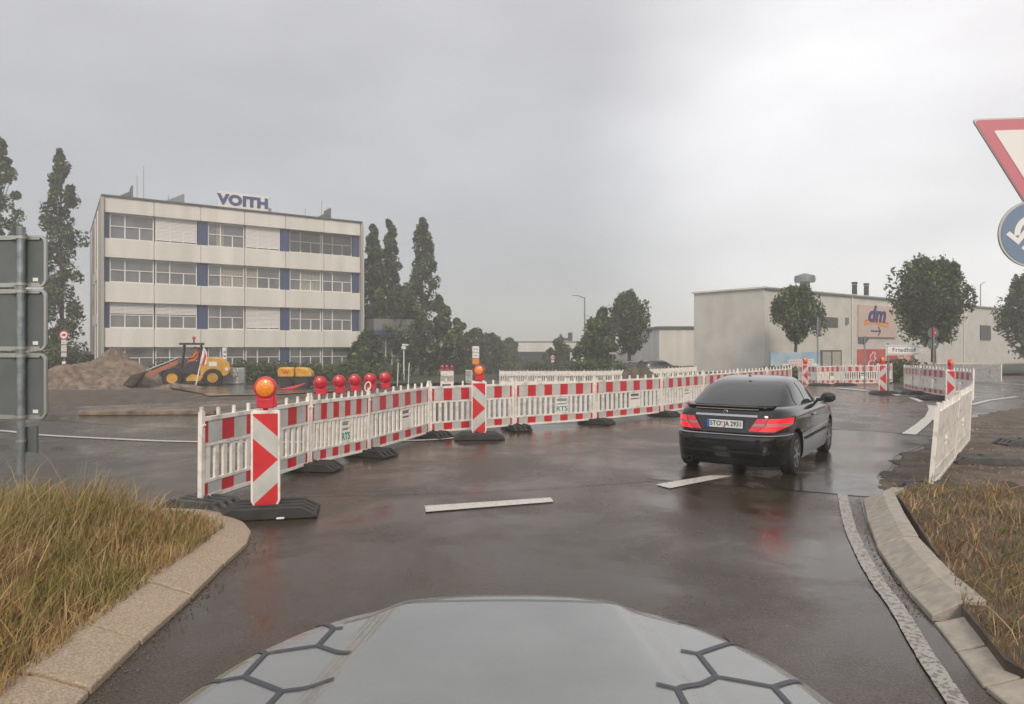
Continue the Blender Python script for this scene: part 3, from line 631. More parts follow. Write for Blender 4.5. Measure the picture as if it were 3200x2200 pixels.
for r, (z0, z1) in enumerate(rows):
    for x0, x1 in ((0.03, .35), (.325 * OL, .325 * OL + .75), (.652 * OL, .652 * OL + .75), (OL - .6, OL - .03)): cb = MB(); cb.box(((x0 + x1) / 2, .02, (z0 + z1) / 2), (x1 - x0, .3, z1 - z0 + .02)); cb.build('blue_column', M['vblue'], off)
    spans = [(.35, .325 * OL), (.325 * OL + .75, .652 * OL), (.652 * OL + .75, OL - .6)]
    wi = 0
    for a, c in spans:
        for k in range(2):
            x0 = a + (c - a) * k / 2 + .05; x1 = a + (c - a) * (k + 1) / 2 - .05; wv = x1 - x0; stt = state.get((r, wi), '')
            f = MB(); t = .085; zt = z0 + (z1 - z0) * .52 + (.28 if r == 3 else 0)
            for xx in (x0 + t / 2, x1 - t / 2, x0 + wv * .34): f.box((xx, .06, (z0 + z1) / 2), (t, .12, z1 - z0 - .03))
            f.box(((x0 + x1) / 2, .06, z1 - t / 2 - .01), (wv - 2 * t, .11, t)); f.box(((x0 + x1) / 2, .05, z0 + t / 2 + .015), (wv - 2 * t, .14, t)); f.box(((x0 + x1) / 2, .06, zt), (wv - 2 * t, .11, t * .8))
            f.box((x0 + wv * .67, .06, (z0 + zt) / 2), (t, .11, zt - z0 - .1))
            fo = f.build('window', M['frame'], off)
            g = MB(); g.box(((x0 + x1) / 2, .13, (z0 + z1) / 2), (wv - .05, .03, z1 - z0 - .06)); g.build('pane', M['glass'], fo)
            if stt in ('blind', 'louvre', 'half'):
                s = MB(); n = 17; lo = z0 + .2 if stt != 'half' else z0 + 1.15
                zz = z1 - .05
                while zz > lo: s.box(((x0 + x1) / 2, -.04, zz), (wv - .04, .045 if stt != 'louvre' else .06, .085 if stt != 'louvre' else .03)); zz -= .11
                s.build('blind', M['blind'] if stt != 'louvre' else M['louvre'], fo)
            if stt.startswith('cur'):
                s = MB(); u0, u1 = {'R': (.36, .98), 'L': (.03, .32), 'M': (.22, .42)}[stt[3]]; n = 14
                for q in range(n):
                    xa = x0 + wv * (u0 + (u1 - u0) * q / n); s.box((xa + .05, .105, (z0 + z1) / 2), (wv * (u1 - u0) / n * .55, .012, z1 - z0 - .2))
                s.build('curtain', M['curtain'], fo)
            wi += 1
# roof plant
b = MB(); b.box((.515 * OL, 1.42, 14.85), (4.3, .12, 1.45))
sg = b.build('sign_board', M['white'], off)
text('VOITH', 1.2, M['vtext'], 'lettering', sg, Matrix.Translation((.515 * OL, 1.33, 14.83)), ext=.03, bold=.055, sx=1.14, space=1.06)
b = MB()
for x in (-2, 0, 2): b.tube((.515 * OL + x * .9, 1.55, 13.7), (.515 * OL + x * .9, 1.55, 15.5), .05); b.tube((.515 * OL + x * .9, 3.0, 13.7), (.515 * OL + x * .9, 1.6, 15.0), .05)
b.build('sign_support', M['steel'], off)
for x, lx in ((1.2, 'l'), (OL - 3.2, 'r')):
    b = MB(); b.box((x + .9, 2.2, 14.4), (.12, 1.8, 1.5)); b.add([(x - .9, 2.5, 13.8), (x + .85, 2.5, 13.8), (x + .85, 2.5, 14.9), (x - .9, 2.7, 13.8), (x + .85, 2.7, 13.8), (x + .85, 2.7, 14.9)], [(0, 1, 2), (5, 4, 3), (0, 3, 4, 1), (1, 4, 5, 2), (2, 5, 3, 0)]); b.build('roof_screen', M['louvre'], off)
b = MB(); b.add([(3.6, 2.5, 13.8), (6.2, 2.5, 13.8), (6.2, 2.5, 15.2), (3.6, 2.7, 13.8), (6.2, 2.7, 13.8), (6.2, 2.7, 15.2)], [(0, 1, 2), (5, 4, 3), (0, 3, 4, 1), (1, 4, 5, 2), (2, 5, 3, 0)]); b.build('roof_screen', M['steel'], off)
b = MB(); b.box((.62 * OL, 4, 14.3), (1.4, 1.4, 1.2)); b.tube((.6 * OL, 4, 14.8), (.6 * OL, 4, 15.3), .35, n=12); b.box((.57 * OL, 2.2, 14.1), (.9, .5, .7), taper=.1); b.build('roof_plant', M['steel'], off)
b = MB()
for x, h in ((2.6, 2.6), (3.1, 3.4), (5.0, 1.2), (.8 * OL, 1.4), (OL - 2.6, 2.4), (OL - 2.0, 1.8), (.55 * OL, 1.2)): b.tube((x, 3, 13.7), (x, 3, 13.8 + h), .022, n=5)
b.build('antenna_rod', M['steel'], off)
# low wing at the right of the office and low shed at the left
wx, wy = OB.x + 1.9, OB.y + 1.0
wing = empty('office_entrance', (wx, wy, -1.5), orz, 'low glazed entrance wing with white bars right of the office block', 'building')
b = MB(); b.box((1.3, 2.2, 2.3), (4.0, 4, 4.6)); b.build('wall', M['glass'], wing)
b = MB(); b.box((1.3, .2, 4.7), (4.3, 1.4, .5)); b.build('fascia', M['vblue'], wing)
b = MB(); b.box((1.3, 1, 5.5), (4.3, 3, 1.1)); b.build('roof', M['roofm'], wing)
b = MB()
for k in range(7): b.box((-.7 + k * .66, .1, 2.2), (.09, .1, 4.4))
for z in (1.0, 2.4, 4.35): b.box((1.3, .1, z), (4.0, .08, .09))
b.build('window_bar', M['frame'], wing)
sx_, sy_ = (215 - HX) / F * 62, 62
shed = empty('shed', (sx_, sy_, -1.5), R(34), 'low dark shed with blue and white stripes left of the office block', 'building')
b = MB(); b.box((0, 2, 1.3), (7, 4, 2.6)); b.build('wall', M['darkw'], shed)
b = MB(); b.box((0, -.05, 2.75), (7.3, 4.4, .22)); b.box((0, -.1, 1.7), (7, .1, .1)); b.build('roof', M['steel'], shed)
b = MB(); b.box((0, -.06, 2.2), (6.8, .1, .75)); b.build('blue_panel', M['vblue'], shed)

# ------------------------------------------------------------------ shop building on the right
SA = Vector((20.2, 55.0)); SBv = Vector((72, 93.4)); sdv = SBv - SA; SL = sdv.length; srz = math.atan2(sdv.y, sdv.x); sg_ = -1.2
shop = empty('shop_building', (SA.x, SA.y, 0), srz, 'long low cream shop hall with roof vents and a rose sign panel', 'building')
def SX(px):   # distance along the front wall for a photo column
    k = (px - HX) / F; return (SA.x - k * SA.y) / (k * sdv.y - sdv.x) * SL
def SZ(px, py):
    s = SX(px); y = SA.y + sdv.y * s / SL; return CH - (py - HY) / F * y
SHT = 6.5
b = MB(); b.box((SL / 2, 3.5, (SHT + sg_) / 2), (SL, 7, SHT - sg_)); b.build('wall', M['dmwall'], shop)
b = MB(); b.box((SL / 2, 3.5, SHT + .06), (SL + .4, 7.3, .14)); b.build('roof', M['conc'], shop)
def srect(px0, py0, px1, py1): return (SX(px0), SX(px1), SZ((px0 + px1) / 2, py1), SZ((px0 + px1) / 2, py0))
# doors
x0, x1, z0, z1 = srect(2563, 1094, 2629, 1160); z0 = sg_
b = MB(); b.box(((x0 + x1) / 2, -.02, (z0 + z1) / 2), (x1 - x0, .06, z1 - z0)); dr = b.build('door', M['flash'], shop)
for k in range(2):
    b = MB(); xx = x0 + (x1 - x0) * (.27 + .46 * k); b.box((xx, -.07, (z0 + z1) / 2), ((x1 - x0) * .38, .05, z1 - z0 - .3))
    for q in range(7): b.box((xx + ((x1 - x0) * .38) * (q / 7 - .43), -.10, (z0 + z1) / 2), (.05, .02, z1 - z0 - .4))
    b.build('door_leaf', M['curtain'], dr)
x0, x1, z0, z1 = srect(2562, 991, 2617, 1023)
b = MB(); b.box(((x0 + x1) / 2, -.02, (z0 + z1) / 2), (x1 - x0, .08, z1 - z0)); vt = b.build('vent_grille', M['flash'], shop)
b = MB()
for q in range(7): b.box(((x0 + x1) / 2, -.08, z0 + (z1 - z0) * (q + .8) / 8), (x1 - x0 - .15, .05, .06))
b.build('slat', M['louvre'], vt)
b = MB(); xx = SX(2644); b.box((xx, -.1, SZ(2644, 1003)), (.35, .2, .6)); o = b.build('wall_lamp', M['steel'], shop); bevel(o, .03)
x0, x1, z0, z1 = srect(3062, 1017, 3094, 1063)
b = MB(); b.box(((x0 + x1) / 2, -.04, (z0 + z1) / 2), (x1 - x0, .1, z1 - z0)); b.build('window', M['darkw'], shop)
x0, x1, z0, z1 = srect(2681, 1055, 2700, 1073); b = MB(); b.box(((x0 + x1) / 2, -.04, (z0 + z1) / 2), (x1 - x0, .1, z1 - z0)); b.build('window', M['flash'], shop)
# rose sign panel
x0, x1, z0, z1 = srect(2679, 955, 2795, 1055); cx, cz = (x0 + x1) / 2, (z0 + z1) / 2; pw, ph = x1 - x0, z1 - z0
b = MB(); b.box((cx, -.12, cz), (pw, .22, ph)); sp_ = b.build('sign_panel', M['dmpanel'], shop); bevel(sp_, .05)
tcx = SX(2731); text('dm', 2.15, M['dmblue'], 'lettering', sp_, Matrix.Translation((tcx, -.25, SZ(2731, 985))), ext=.02, bold=.035, shear=.25, sx=1.25)
for k, (mm, dz) in enumerate(((M['dmred'], 0), (M['dmor'], -.13))):
    b = MB(); hw = (SX(2770) - SX(2695)) / 2; c0 = SX(2732)
    top = [(c0 + hw * (2 * t - 1), SZ(2731, 1001) + dz + .16 * math.sin(t * 6.0 - .6)) for t in [i / 16 for i in range(17)]]
    bot = [(x, z - .24 - .1 * k) for x, z in top[::-1]]
    b.prism(top + bot, -.245 - .02 * k, -.235); b.build('ribbon', mm, sp_)
b = MB(); ax0, ax1, az = SX(2714), SX(2745), SZ(2730, 1035)
b.prism([(ax0, az - .07), (ax1 - .1, az - .07), (ax1 - .1, az + .07), (ax0, az + .07)], -.25, -.235)
for s in (1, -1): b.prism([(ax1, az), (ax1 - .45, az + s * .45), (ax1 - .62, az + s * .38), (ax1 - .18, az)], -.25 - .004 * s, -.236)
b.build('arrow', M['dmblue'], sp_)
# banners on the wall
x0, x1, z0, z1 = srect(2678, 1091, 2764, 1150); b = MB(); b.box(((x0 + x1) / 2, -.06, (z0 + z1) / 2), (x1 - x0, .05, z1 - z0))
bn = tag(b.build('banner', M['pink']), 'magenta poster banner with white sketch on the shop wall', 'banner'); bn.location = (SA.x, SA.y, 0); bn.rotation_euler = (0, 0, srz)
b = MB(); r = random.Random(4)
cxx = (x0 + x1) / 2 + .15
pts = [(0, 1), (.5, .9), (.3, .2), (.7, .1), (.2, -.4), (.9, -.5), (1.1, -1.1), (.5, -1), (0, -1.2), (-.5, -1), (-1.0, -1.1), (-.8, -.4), (-.2, -.3), (-.6, .1), (-.4, .6), (-.1, .7), (0, 1)]
for a, c in zip(pts, pts[1:]): b.tube((cxx + a[0] * .9, -.09, (z0 + z1) / 2 + a[1] * .62), (cxx + c[0] * .9, -.09, (z0 + z1) / 2 + c[1] * .62), .05, n=5)
b.build('sketch', M['white'], bn)
x0, x1, z0, z1 = srect(2772, 1109, 2848, 1150); b = MB(); b.box(((x0 + x1) / 2, -.06, (z0 + z1) / 2), (x1 - x0, .05, z1 - z0))
bn = tag(b.build('banner', M['redban']), 'red banner with two lines of white lettering behind the arrow sign', 'banner'); bn.location = (SA.x, SA.y, 0); bn.rotation_euler = (0, 0, srz)
for k, s_ in enumerate(('Extra Pflanz', 'Kinesthetik')): text(s_, .55, M['white'], 'lettering', bn, Matrix.Translation((SX(2822), -.095, SZ(2822, 1118 + 11 * k))), ext=.01, bold=.02)
for px in (2660, 2850, 3010):
    b = MB(); xx = SX(px); b.tube((xx, -.1, sg_), (xx, -.1, SHT), .06, n=8); b.build('downpipe', M['conc'], shop, smooth=True)
b = MB(); b.box((SL / 2, -.16, SHT - .02), (SL, .14, .14)); b.build('gutter', M['steel'], shop)
b = MB(); b.box((SL / 2, -.02, sg_ + .6), (SL, .05, .9)); b.build('plinth', M['concdk'], shop)
# roof vent and pipes: parts of the hall
xx = SX(2545) + .2; zr = SHT; b = MB(); b.lathe([(.42, zr), (.42, zr + 1.0)], 16, c=(xx, 1.0, 0)); b.lathe([(.8, zr + .95), (.86, zr + 1.0), (.86, zr + 1.5), (.74, zr + 1.56), (.1, zr + 1.75)], 20, c=(xx, 1.0, 0)); b.lathe([(.9, zr + 1.2), (.9, zr + 1.26)], 20, c=(xx, 1.0, 0)); b.build('roof_vent', M['steel'], shop, smooth=True)
for px in (2682, 2719):
    xx = SX(px) + .5; b = MB(); b.tube((xx, .6, SHT), (xx, .6, SHT + 1.15), .22, n=12); b.tube((xx, .6, SHT + 1.2), (xx, .6, SHT + 1.4), .26, n=12); b.build('roof_pipe', M['darkmetal'], shop, smooth=True)
# free-standing blue banner in front
bx0, bx1 = GZ(2408, 49)[0], GZ(2562, 49)[0]
zt, zb = AT(0, 1101, 49).z, AT(0, 1165, 49).z
bl = empty('billboard', ((bx0 + bx1) / 2, 49, gz(11, 49)), 0, 'wide pale blue advertising banner in front of the shop', 'billboard')
zt -= gz(11, 49); zb -= gz(11, 49); hw = (bx1 - bx0) / 2
b = MB(); b.box((0, 0, (zt + zb) / 2), (2 * hw, .05, zt - zb)); b.build('banner_sheet', M['skyban'], bl)
b = MB()
for x in (-hw - .05, 0, hw + .05): b.tube((x, .06, 0), (x, .06, zt + .05), .04)
b.build('post', M['steel'], bl)
b = MB(); b.prism([(-.5, 1.36), (1.3, 1.42), (1.3, 1.66), (-.5, 1.60)], -.04, -.032); b.build('caption_strip', M['white'], bl); b = MB(); b.prism([(-.9, 1.08), (1.6, 1.14), (1.6, 1.36), (-.9, 1.32)], -.04, -.031); b.build('caption_strip', M['white'], bl)
text('AB MONTAG SIND WIR', .155, M['red'], 'lettering', bl, Matrix.Translation((.4, -.045, 1.51)) @ Matrix.Rotation(R(-2), 4, 'Y'), ext=.003, bold=.01)
text('WEITER FÜR SIE DA', .19, M['red'], 'lettering', bl, Matrix.Translation((.35, -.045, 1.225)) @ Matrix.Rotation(R(-1.5), 4, 'Y'), ext=.003, bold=.01)
# ------------------------------------------------------------------ far buildings
def hall(px0, px1, y, ztop, label, zbot=-2.2, band=None):
    x0, x1 = GZ(px0, y)[0], GZ(px1, y)[0]
    h = empty('hall', ((x0 + x1) / 2, y, zbot), 0, label, 'building'); hw = (x1 - x0) / 2
    b = MB(); b.box((0, 8, (ztop - zbot) / 2), (2 * hw, 16, ztop - zbot)); b.build('wall', M['darkw'] if band else M['conc'], h)
    if band: b = MB(); b.box((0, -.1, ztop - zbot - band / 2), (2 * hw + .3, .4, band)); b.build('fascia', M['conc'], h)
    b = MB(); b.box((0, 8, ztop - zbot + .1), (2 * hw + .5, 16.6, .25)); b.build('roof', M['flash'], h); return h
h = hall(1585, 1812, 128, CH + 15.5 / F * 128 + .0, 'long low flat hall with pale fascia far down the road', band=1.7)
b = MB(); b.box((5.2, 3, 6.0), (.8, .8, 1.6)); b.box((3.4, 3, 5.9), (.4, .4, 1.2)); b.box((4.0, 3, 5.5), (3, 1, .5)); b.build('roof_plant', M['darkmetal'], h)
hall(2060, 2380, 78, CH + 60 / F * 78, 'pale flat hall behind the trees left of the shop', -1.8)

# ------------------------------------------------------------------ trees
def leafcloud(pts, size, cols, rnd, tone=None):
    n = len(pts); P = np.array(pts, dtype=np.float32)
    a = rnd.normal(size=(n, 3)); a /= np.linalg.norm(a, axis=1)[:, None]
    c = rnd.normal(size=(n, 3)); c -= (c * a).sum(1)[:, None] * a; c /= np.linalg.norm(c, axis=1)[:, None]
    s = size * rnd.uniform(.55, 1.3, size=(n, 1)); u = a * s; v = c * s * .62
    V = np.stack([P - u, P + v * .9 - u * .1, P + u, P - v * .9 + u * .1], axis=1).reshape(-1, 3)
    Fc = np.arange(4 * n).reshape(n, 4)
    ci = rnd.integers(0, len(cols), n); C = np.array(cols)[ci] * rnd.uniform(.7, 1.35, size=(n, 1))
    if tone is not None: C = C * np.array(tone)[:, None]
    C4 = np.ones((n, 4, 4), dtype=np.float32); C4[:, :, :3] = C[:, None, :]
    return V, Fc, C4.reshape(-1, 4)
GREEN = [(.036, .058, .022), (.055, .082, .03), (.08, .11, .038), (.026, .044, .018), (.12, .145, .052)]
def tree(name, x, y, z0, H, prof, trunk_h, trunk_r, nleaf, leaf, label, group=None, cols=GREEN, seed=1, lean=(0, 0), clumps=46, csize=.28, spiky=0, cat='tree'):
    rnd = np.random.default_rng(seed); rd_ = random.Random(seed)
    root = empty(name, (x, y, z0), 0, label, cat, group)
    b = MB(); top = Vector((lean[0], lean[1], H * .82)); n = 7; prev = Vector((0, 0, -.1)); pr = trunk_r
    axis = lambda t: Vector((lean[0] * t + .05 * math.sin(t * 7 + seed), lean[1] * t, H * .85 * t))
    for i in range(1, n + 1):
        p = axis(i / n); r2 = trunk_r * (1 - .88 * i / n); b.tube(prev, p, pr, r2, n=8); prev, pr = p, r2
    cpts = []
    def rad(t): # t 0..1 over crown
        for (a, ra), (c, rc) in zip(prof, prof[1:]):
            if a <= t <= c: return ra + (rc - ra) * (t - a) / (c - a)
        return 0
    cz0 = trunk_h; lob = .42 if spiky else .18
    for k in range(clumps):
        t = (k + rd_.random()) / clumps; r = rad(t); ang_ = rd_.uniform(0, 6.283); rr = r * math.sqrt(rd_.random()) * .92 * (1 + lob * (math.sin(2 * ang_ + 5 * t + seed) * .5 + math.sin(3 * ang_ - 11 * t + 2 * seed) * .5))
        zz = cz0 + (H - cz0) * t; q = axis(min(1, zz / (H * .85))); cpts.append((q.x + math.cos(ang_) * rr, q.y + math.sin(ang_) * rr, zz, csize * (max(.28, r) ** .5) * rd_.uniform(.6, 1.35)))
    for c in cpts[::2]:
        a = axis(max(.05, min(.95, (c[2] - (H - cz0) * .16) / (H * .85)))); b.tube(a, c[:3], trunk_r * .22, trunk_r * .05, n=5)
    b.build('trunk', M['bark'], root, smooth=True)
    per = nleaf // len(cpts); P = []; TN = []
    for c in cpts:
        TN += [rd_.uniform(.6, 1.55)] * per
        d = rnd.normal(size=(per, 3)); d /= np.linalg.norm(d, axis=1)[:, None]; rr = c[3] * rnd.uniform(.25, 1.0, size=(per, 1)) ** .5
        d = d * rr; d[:, 2] *= 1.15 + spiky; P.append(d + np.array(c[:3]))
    if spiky:   # upright shoots at the outline
        for k in range(110):
            t = rd_.uniform(.4, 1); r = rad(min(.98, t)); a = rd_.uniform(0, 6.283); zz = cz0 + (H - cz0) * min(.97, t); q = axis(1)
            m = 26; s = np.linspace(0, 1, m)[:, None]; base = np.array([lean[0] + math.cos(a) * r * .72, lean[1] + math.sin(a) * r * .72, zz - .45]); dirn = np.array([math.cos(a) * .22, math.sin(a) * .22, .75 * spiky * rd_.uniform(.7, 1.5)])
            P.append(base + s * dirn + rnd.normal(size=(m, 3)) * .05 * (1.3 - s))
    P = np.concatenate(P); TN += [1.25] * (len(P) - len(TN)); V, Fc, C = leafcloud(P, leaf, cols, rnd, TN)
    me = bpy.data.meshes.new('crown'); me.from_pydata(V.tolist(), [], Fc.tolist()); me.update()
    at = me.color_attributes.new('tone', 'FLOAT_COLOR', 'POINT'); at.data.foreach_set('color', C.astype(np.float32).ravel())
    me.materials.append(M['leaf']); o = bpy.data.objects.new('crown', me); COL.objects.link(o); o.parent = root
    return root
POP = [(0, 1.3), (.1, 1.9), (.3, 2.25), (.55, 2.1), (.75, 1.6), (.9, .95), (1, .2)]
def sc_prof(p, k): return [(a, r * k) for a, r in p]
def ptree(px, ytop, depth, hwpx, label, seed, trunk_h=.8, prof=POP, rmax=2.0, nleaf=13000, leaf=.17, clumps=105, cs=.44, name='poplar_tree', group=None, spiky=0, tr=.22, lean=(0, 0), cat='tree', cols=GREEN, zb=None):
    x, y = GZ(px, depth); zb = gz(x, y) - .1 if zb is None else zb; H = CH - (ytop - HY) / F * depth - zb; k = hwpx / F * depth / rmax
    return tree(name, x, y, zb, H, sc_prof(prof, k), trunk_h, tr, nleaf, leaf, label, group, seed=seed, clumps=clumps, csize=cs, spiky=spiky, lean=lean, cat=cat, cols=cols)
GP = 'tall poplars beside the office block'
ptree(0, 430, 58, 62, 'tall poplar cut by the left picture edge above the guide signs', 11, group=GP)
ptree(192, 470, 60, 68, 'tall slim poplar between the guide signs and the office block', 12, group=GP, nleaf=11000)
ptree(1165, 705, 70, 42, 'left poplar tip just right of the office block', 13, group=GP)
ptree(1215, 690, 73, 46, 'second poplar right of the office block', 14, group=GP)
ptree(1318, 686, 72, 56, 'tallest poplar standing free right of the office block', 15, group=GP, nleaf=12000)
ptree(1255, 900, 69, 80, 'broad dark lower tree in front of the poplars by the office', 16, name='broadleaf_tree', prof=[(0, 1.2), (.3, 2), (.7, 1.7), (1, .4)], nleaf=9000)
RND = [(0, .7), (.18, 1.7), (.45, 2.0), (.7, 1.7), (.9, 1.0), (1, .25)]
for i, (px, yt, dp, hw) in enumerate(((1372, 930, 68, 55), (1425, 1000, 76, 52), (1480, 1030, 84, 52), (1535, 1045, 92, 50), (1590, 1062, 104, 44), (1150, 1040, 64, 62))):
    ptree(px, yt, dp, hw, ['tree at the foot of the tallest poplar', 'second tree of the falling green row right of the poplars', 'third tree of the green row right of the poplars', 'fourth tree of the green row, near the slim yellow sign', 'last and smallest tree of the green row', 'dark tree close to the glazed office entrance'][i], 20 + i, prof=RND, name='broadleaf_tree', nleaf=5200, leaf=.24, group='green row right of the poplars', clumps=40, trunk_h=.3)
ptree(1965, 925, 66, 68, 'tall upright street tree in the middle distance', 31, trunk_h=3.0, prof=RND, name='street_tree', nleaf=8000, spiky=1.0, leaf=.17, clumps=50)
ptree(1862, 1000, 60, 62, 'dark bushy street tree left of the tall upright one', 32, trunk_h=1.2, prof=RND, name='street_tree', nleaf=8000, leaf=.17)
ptree(1880, 965, 63, 34, 'slim tree top between two middle street trees', 33, trunk_h=2, prof=RND, name='street_tree', nleaf=3600, leaf=.17, clumps=24)
ptree(1752, 1060, 88, 30, 'small dark conifer-like tree before the far hall', 34, trunk_h=.6, prof=RND, name='small_tree', nleaf=3000, leaf=.2, clumps=24, tr=.1)
ptree(1722, 1090, 86, 24, 'small light green tree beside the round limit sign', 35, trunk_h=.5, prof=RND, name='small_tree', nleaf=1600, leaf=.2, clumps=14, tr=.08)
ptree(2487, 905, 50, 84, 'round street tree before the left part of the shop wall', 41, trunk_h=3.1, prof=[(0, .4), (.15, 1.4), (.4, 2.0), (.65, 1.8), (.85, 1.2), (1, .3)], name='street_tree', nleaf=8500, spiky=.8, leaf=.125, clumps=56, cs=.4, tr=.17)
ptree(2922, 835, 46, 118, 'big round street tree with leaning trunk before the shop wall', 42, trunk_h=2.9, prof=[(0, .45), (.14, 1.5), (.35, 1.95), (.6, 1.8), (.82, 1.35), (1, .7)], name='street_tree', nleaf=19000, spiky=1.35, leaf=.125, clumps=95, cs=.35, tr=.2, lean=(-.4, 0))
ptree(3235, 860, 56, 112, 'pale misty tree at the right picture edge below the blue sign', 43, trunk_h=2.0, prof=RND, name='street_tree', nleaf=9000, spiky=.7, leaf=.17)
# hedge in front of the office
def bush(name, px, dep, w_, h_, label, seed, n=2600, flowers=0, group=None):
    x, y = GZ(px, dep); z = gz(x, y); rnd = np.random.default_rng(seed); k = 14
    c = np.stack([rnd.uniform(-w_ / 2, w_ / 2, k), rnd.uniform(-.5, .5, k), rnd.uniform(.3, .75, k) * h_], 1)
    P = np.concatenate([cc + rnd.normal(size=(n // k, 3)) * np.array([w_ / 9, .28, h_ * .2]) for cc in c]); P[:, 2] = np.clip(np.abs(P[:, 2]), .02, h_ * 1.15)
    V, Fc, C = leafcloud(P, .14, [(.05, .085, .025), (.07, .11, .03), (.04, .065, .02), (.10, .12, .04)], rnd)
    if flowers:
        idx = rnd.choice(len(Fc), flowers, replace=False)
        for i in idx:
            C[4 * i:4 * i + 4, :3] = (.62, .6, .56)
    root = empty(name, (x, y, z), orz * .7, label, 'shrub', group)
    me = bpy.data.meshes.new('leaves'); me.from_pydata(V.tolist(), [], Fc.tolist()); me.update(); at = me.color_attributes.new('tone', 'FLOAT_COLOR', 'POINT'); at.data.foreach_set('color', C.astype(np.float32).ravel()); me.materials.append(M['leaf'])
    o = bpy.data.objects.new('leaves', me); COL.objects.link(o); o.parent = root
    b = MB()
    for q in range(7): b.tube((rnd.uniform(-w_ / 3, w_ / 3), 0, 0), (rnd.uniform(-w_ / 2.5, w_ / 2.5), rnd.uniform(-.3, .3), h_ * .7), .02, .01, n=5)
    b.build('stem', M['bark'], root)
for i, px in enumerate(range(700, 1230, 42)):
    bush('rose_bush', px, 50 + (px - 700) * .012, 2.2, 1.3 + .25 * math.sin(i * 2.1), ORD[i] + ' rose bush from the left in the bed below the office windows', 60 + i, 2400, 9 if i < 8 else 3, 'rose bushes below the office windows')
for i, (px, dp, ww, hh, l) in enumerate(((560, 52, 3, 1.6, 'green bush behind the loader cab'), (330, 50, 3.4, 1.3, 'green bush by the left corner of the office'), (210, 52, 3.4, 2.6, 'dark bush at the foot of the slim left poplar'), (110, 50, 3.0, 2.6, 'dark bush behind the lone white barrier'), (2440, 47.5, 2.6, .7, 'low weeds left below the blue banner'), (2540, 42, 2.4, .6, 'low weeds behind the exit barriers'), (2805, 40, 1.4, 1.1, 'small green bush behind the exit barriers by the arrow sign'), (1840, 56, 3, 1.6, 'bush below the dark bushy street tree'), (1900, 58, 3.5, 1.5, 'bush below the tall upright street tree'), (1690, 80, 5, 1.6, 'bush at the foot of the far small trees'))):
    bush('bush', px, dp, ww, hh, l, 90 + i, 2600)

# ------------------------------------------------------------------ signs
def pole(parent, h, r=.038, m=None, name='pole', x=0, y=0):
    b = MB(); b.tube((x, y, 0), (x, y, h), r, n=14); b.tube((x, y, h), (x, y, h + .03), r * 1.12, n=14); return b.build(name, m or M['steel'], parent, smooth=True)
def rrect(w_, h_, r, n=6):
    pts = []
    for cx_, cz_, a0 in ((w_ / 2 - r, h_ / 2 - r, 0), (-w_ / 2 + r, h_ / 2 - r, 90), (-w_ / 2 + r, -h_ / 2 + r, 180), (w_ / 2 - r, -h_ / 2 + r, 270)):
        for i in range(n + 1): a = R(a0 + 90 * i / n); pts.append((cx_ + math.cos(a) * r, cz_ + math.sin(a) * r))
    return pts
# back side of the guide signs at the left
px_, py_ = GZ(66, 6.9)
gs = empty('guide_sign', (px_, py_, .1), R(-3), 'grey backs of three stacked guide signs on a galvanised pole at the left edge', 'road sign')
b = MB(); b.tube((0, 0, -.1), (0, 0, 2.78), .038, n=16); b.tube((0, 0, 2.78), (0, 0, 2.81), .042, n=16); b.tube((0, 0, 2.79), (0, 0, 2.86), .04, n=16); b.build('pole', M['steel'], gs, smooth=True)
def zpx(py): return CH - (py - HY) / F * 6.9 - .1
for k, (t0, t1) in enumerate(((733, 897), (902, 1097), (1103, 1312))):
    zc = (zpx(t0) + zpx(t1)) / 2; hh = zpx(t0) - zpx(t1); b = MB(); W_ = 1.3
    pts = [(x - W_ / 2 + .235, z + zc) for x, z in rrect(W_, hh - .006, .07)]; pts2 = [(x - W_ / 2 + .235, z + zc) for x, z in rrect(W_ - .045, hh - .05, .055)]
    b.prism(pts, .055, .062); pn = b.build('panel', M['signback'], gs)
    b = MB(); n = len(pts)
    b.add([(x, .03, z) for x, z in pts] + [(x, .03, z) for x, z in pts2] + [(x, .054, z) for x, z in pts] + [(x, .054, z) for x, z in pts2], [(i, (i + 1) % n, n + (i + 1) % n, n + i) for i in range(n)] + [(i, (i + 1) % n, 2 * n + (i + 1) % n, 2 * n + i) for i in range(n)] + [(n + i, n + (i + 1) % n, 3 * n + (i + 1) % n, 3 * n + i) for i in range(n)])
    b.build('rim', M['rim_al'], pn)
    for zz in (zc + hh / 2 - .03, zc - hh / 2 + .03): b = MB(); b.tube((0, 0, zz - .014), (0, 0, zz + .014), .046, n=16); b.box((-.09, .035, zz), (.05, .05, .03)); b.box((-.41, .045, zz), (1.15, .02, .03)); b.build('clamp', M['rim_al'], gs)
    b = MB(); b.box((.11, .052, zc - hh / 2 + .08), (.055, .004, .035)); b.build('sticker', M['white'], pn)
b = MB(); b.box((.02, .05, zpx(1375)), (.2, .006, .26)); b.box((.13, .05, zpx(1375)), (.006, .03, .28)); b.build('small_plate', M['signback'], gs)
b = MB(); b.tube((0, 0, zpx(1378) - .012), (0, 0, zpx(1378) + .012), .046, n=16); b.build('clamp', M['rim_al'], gs)
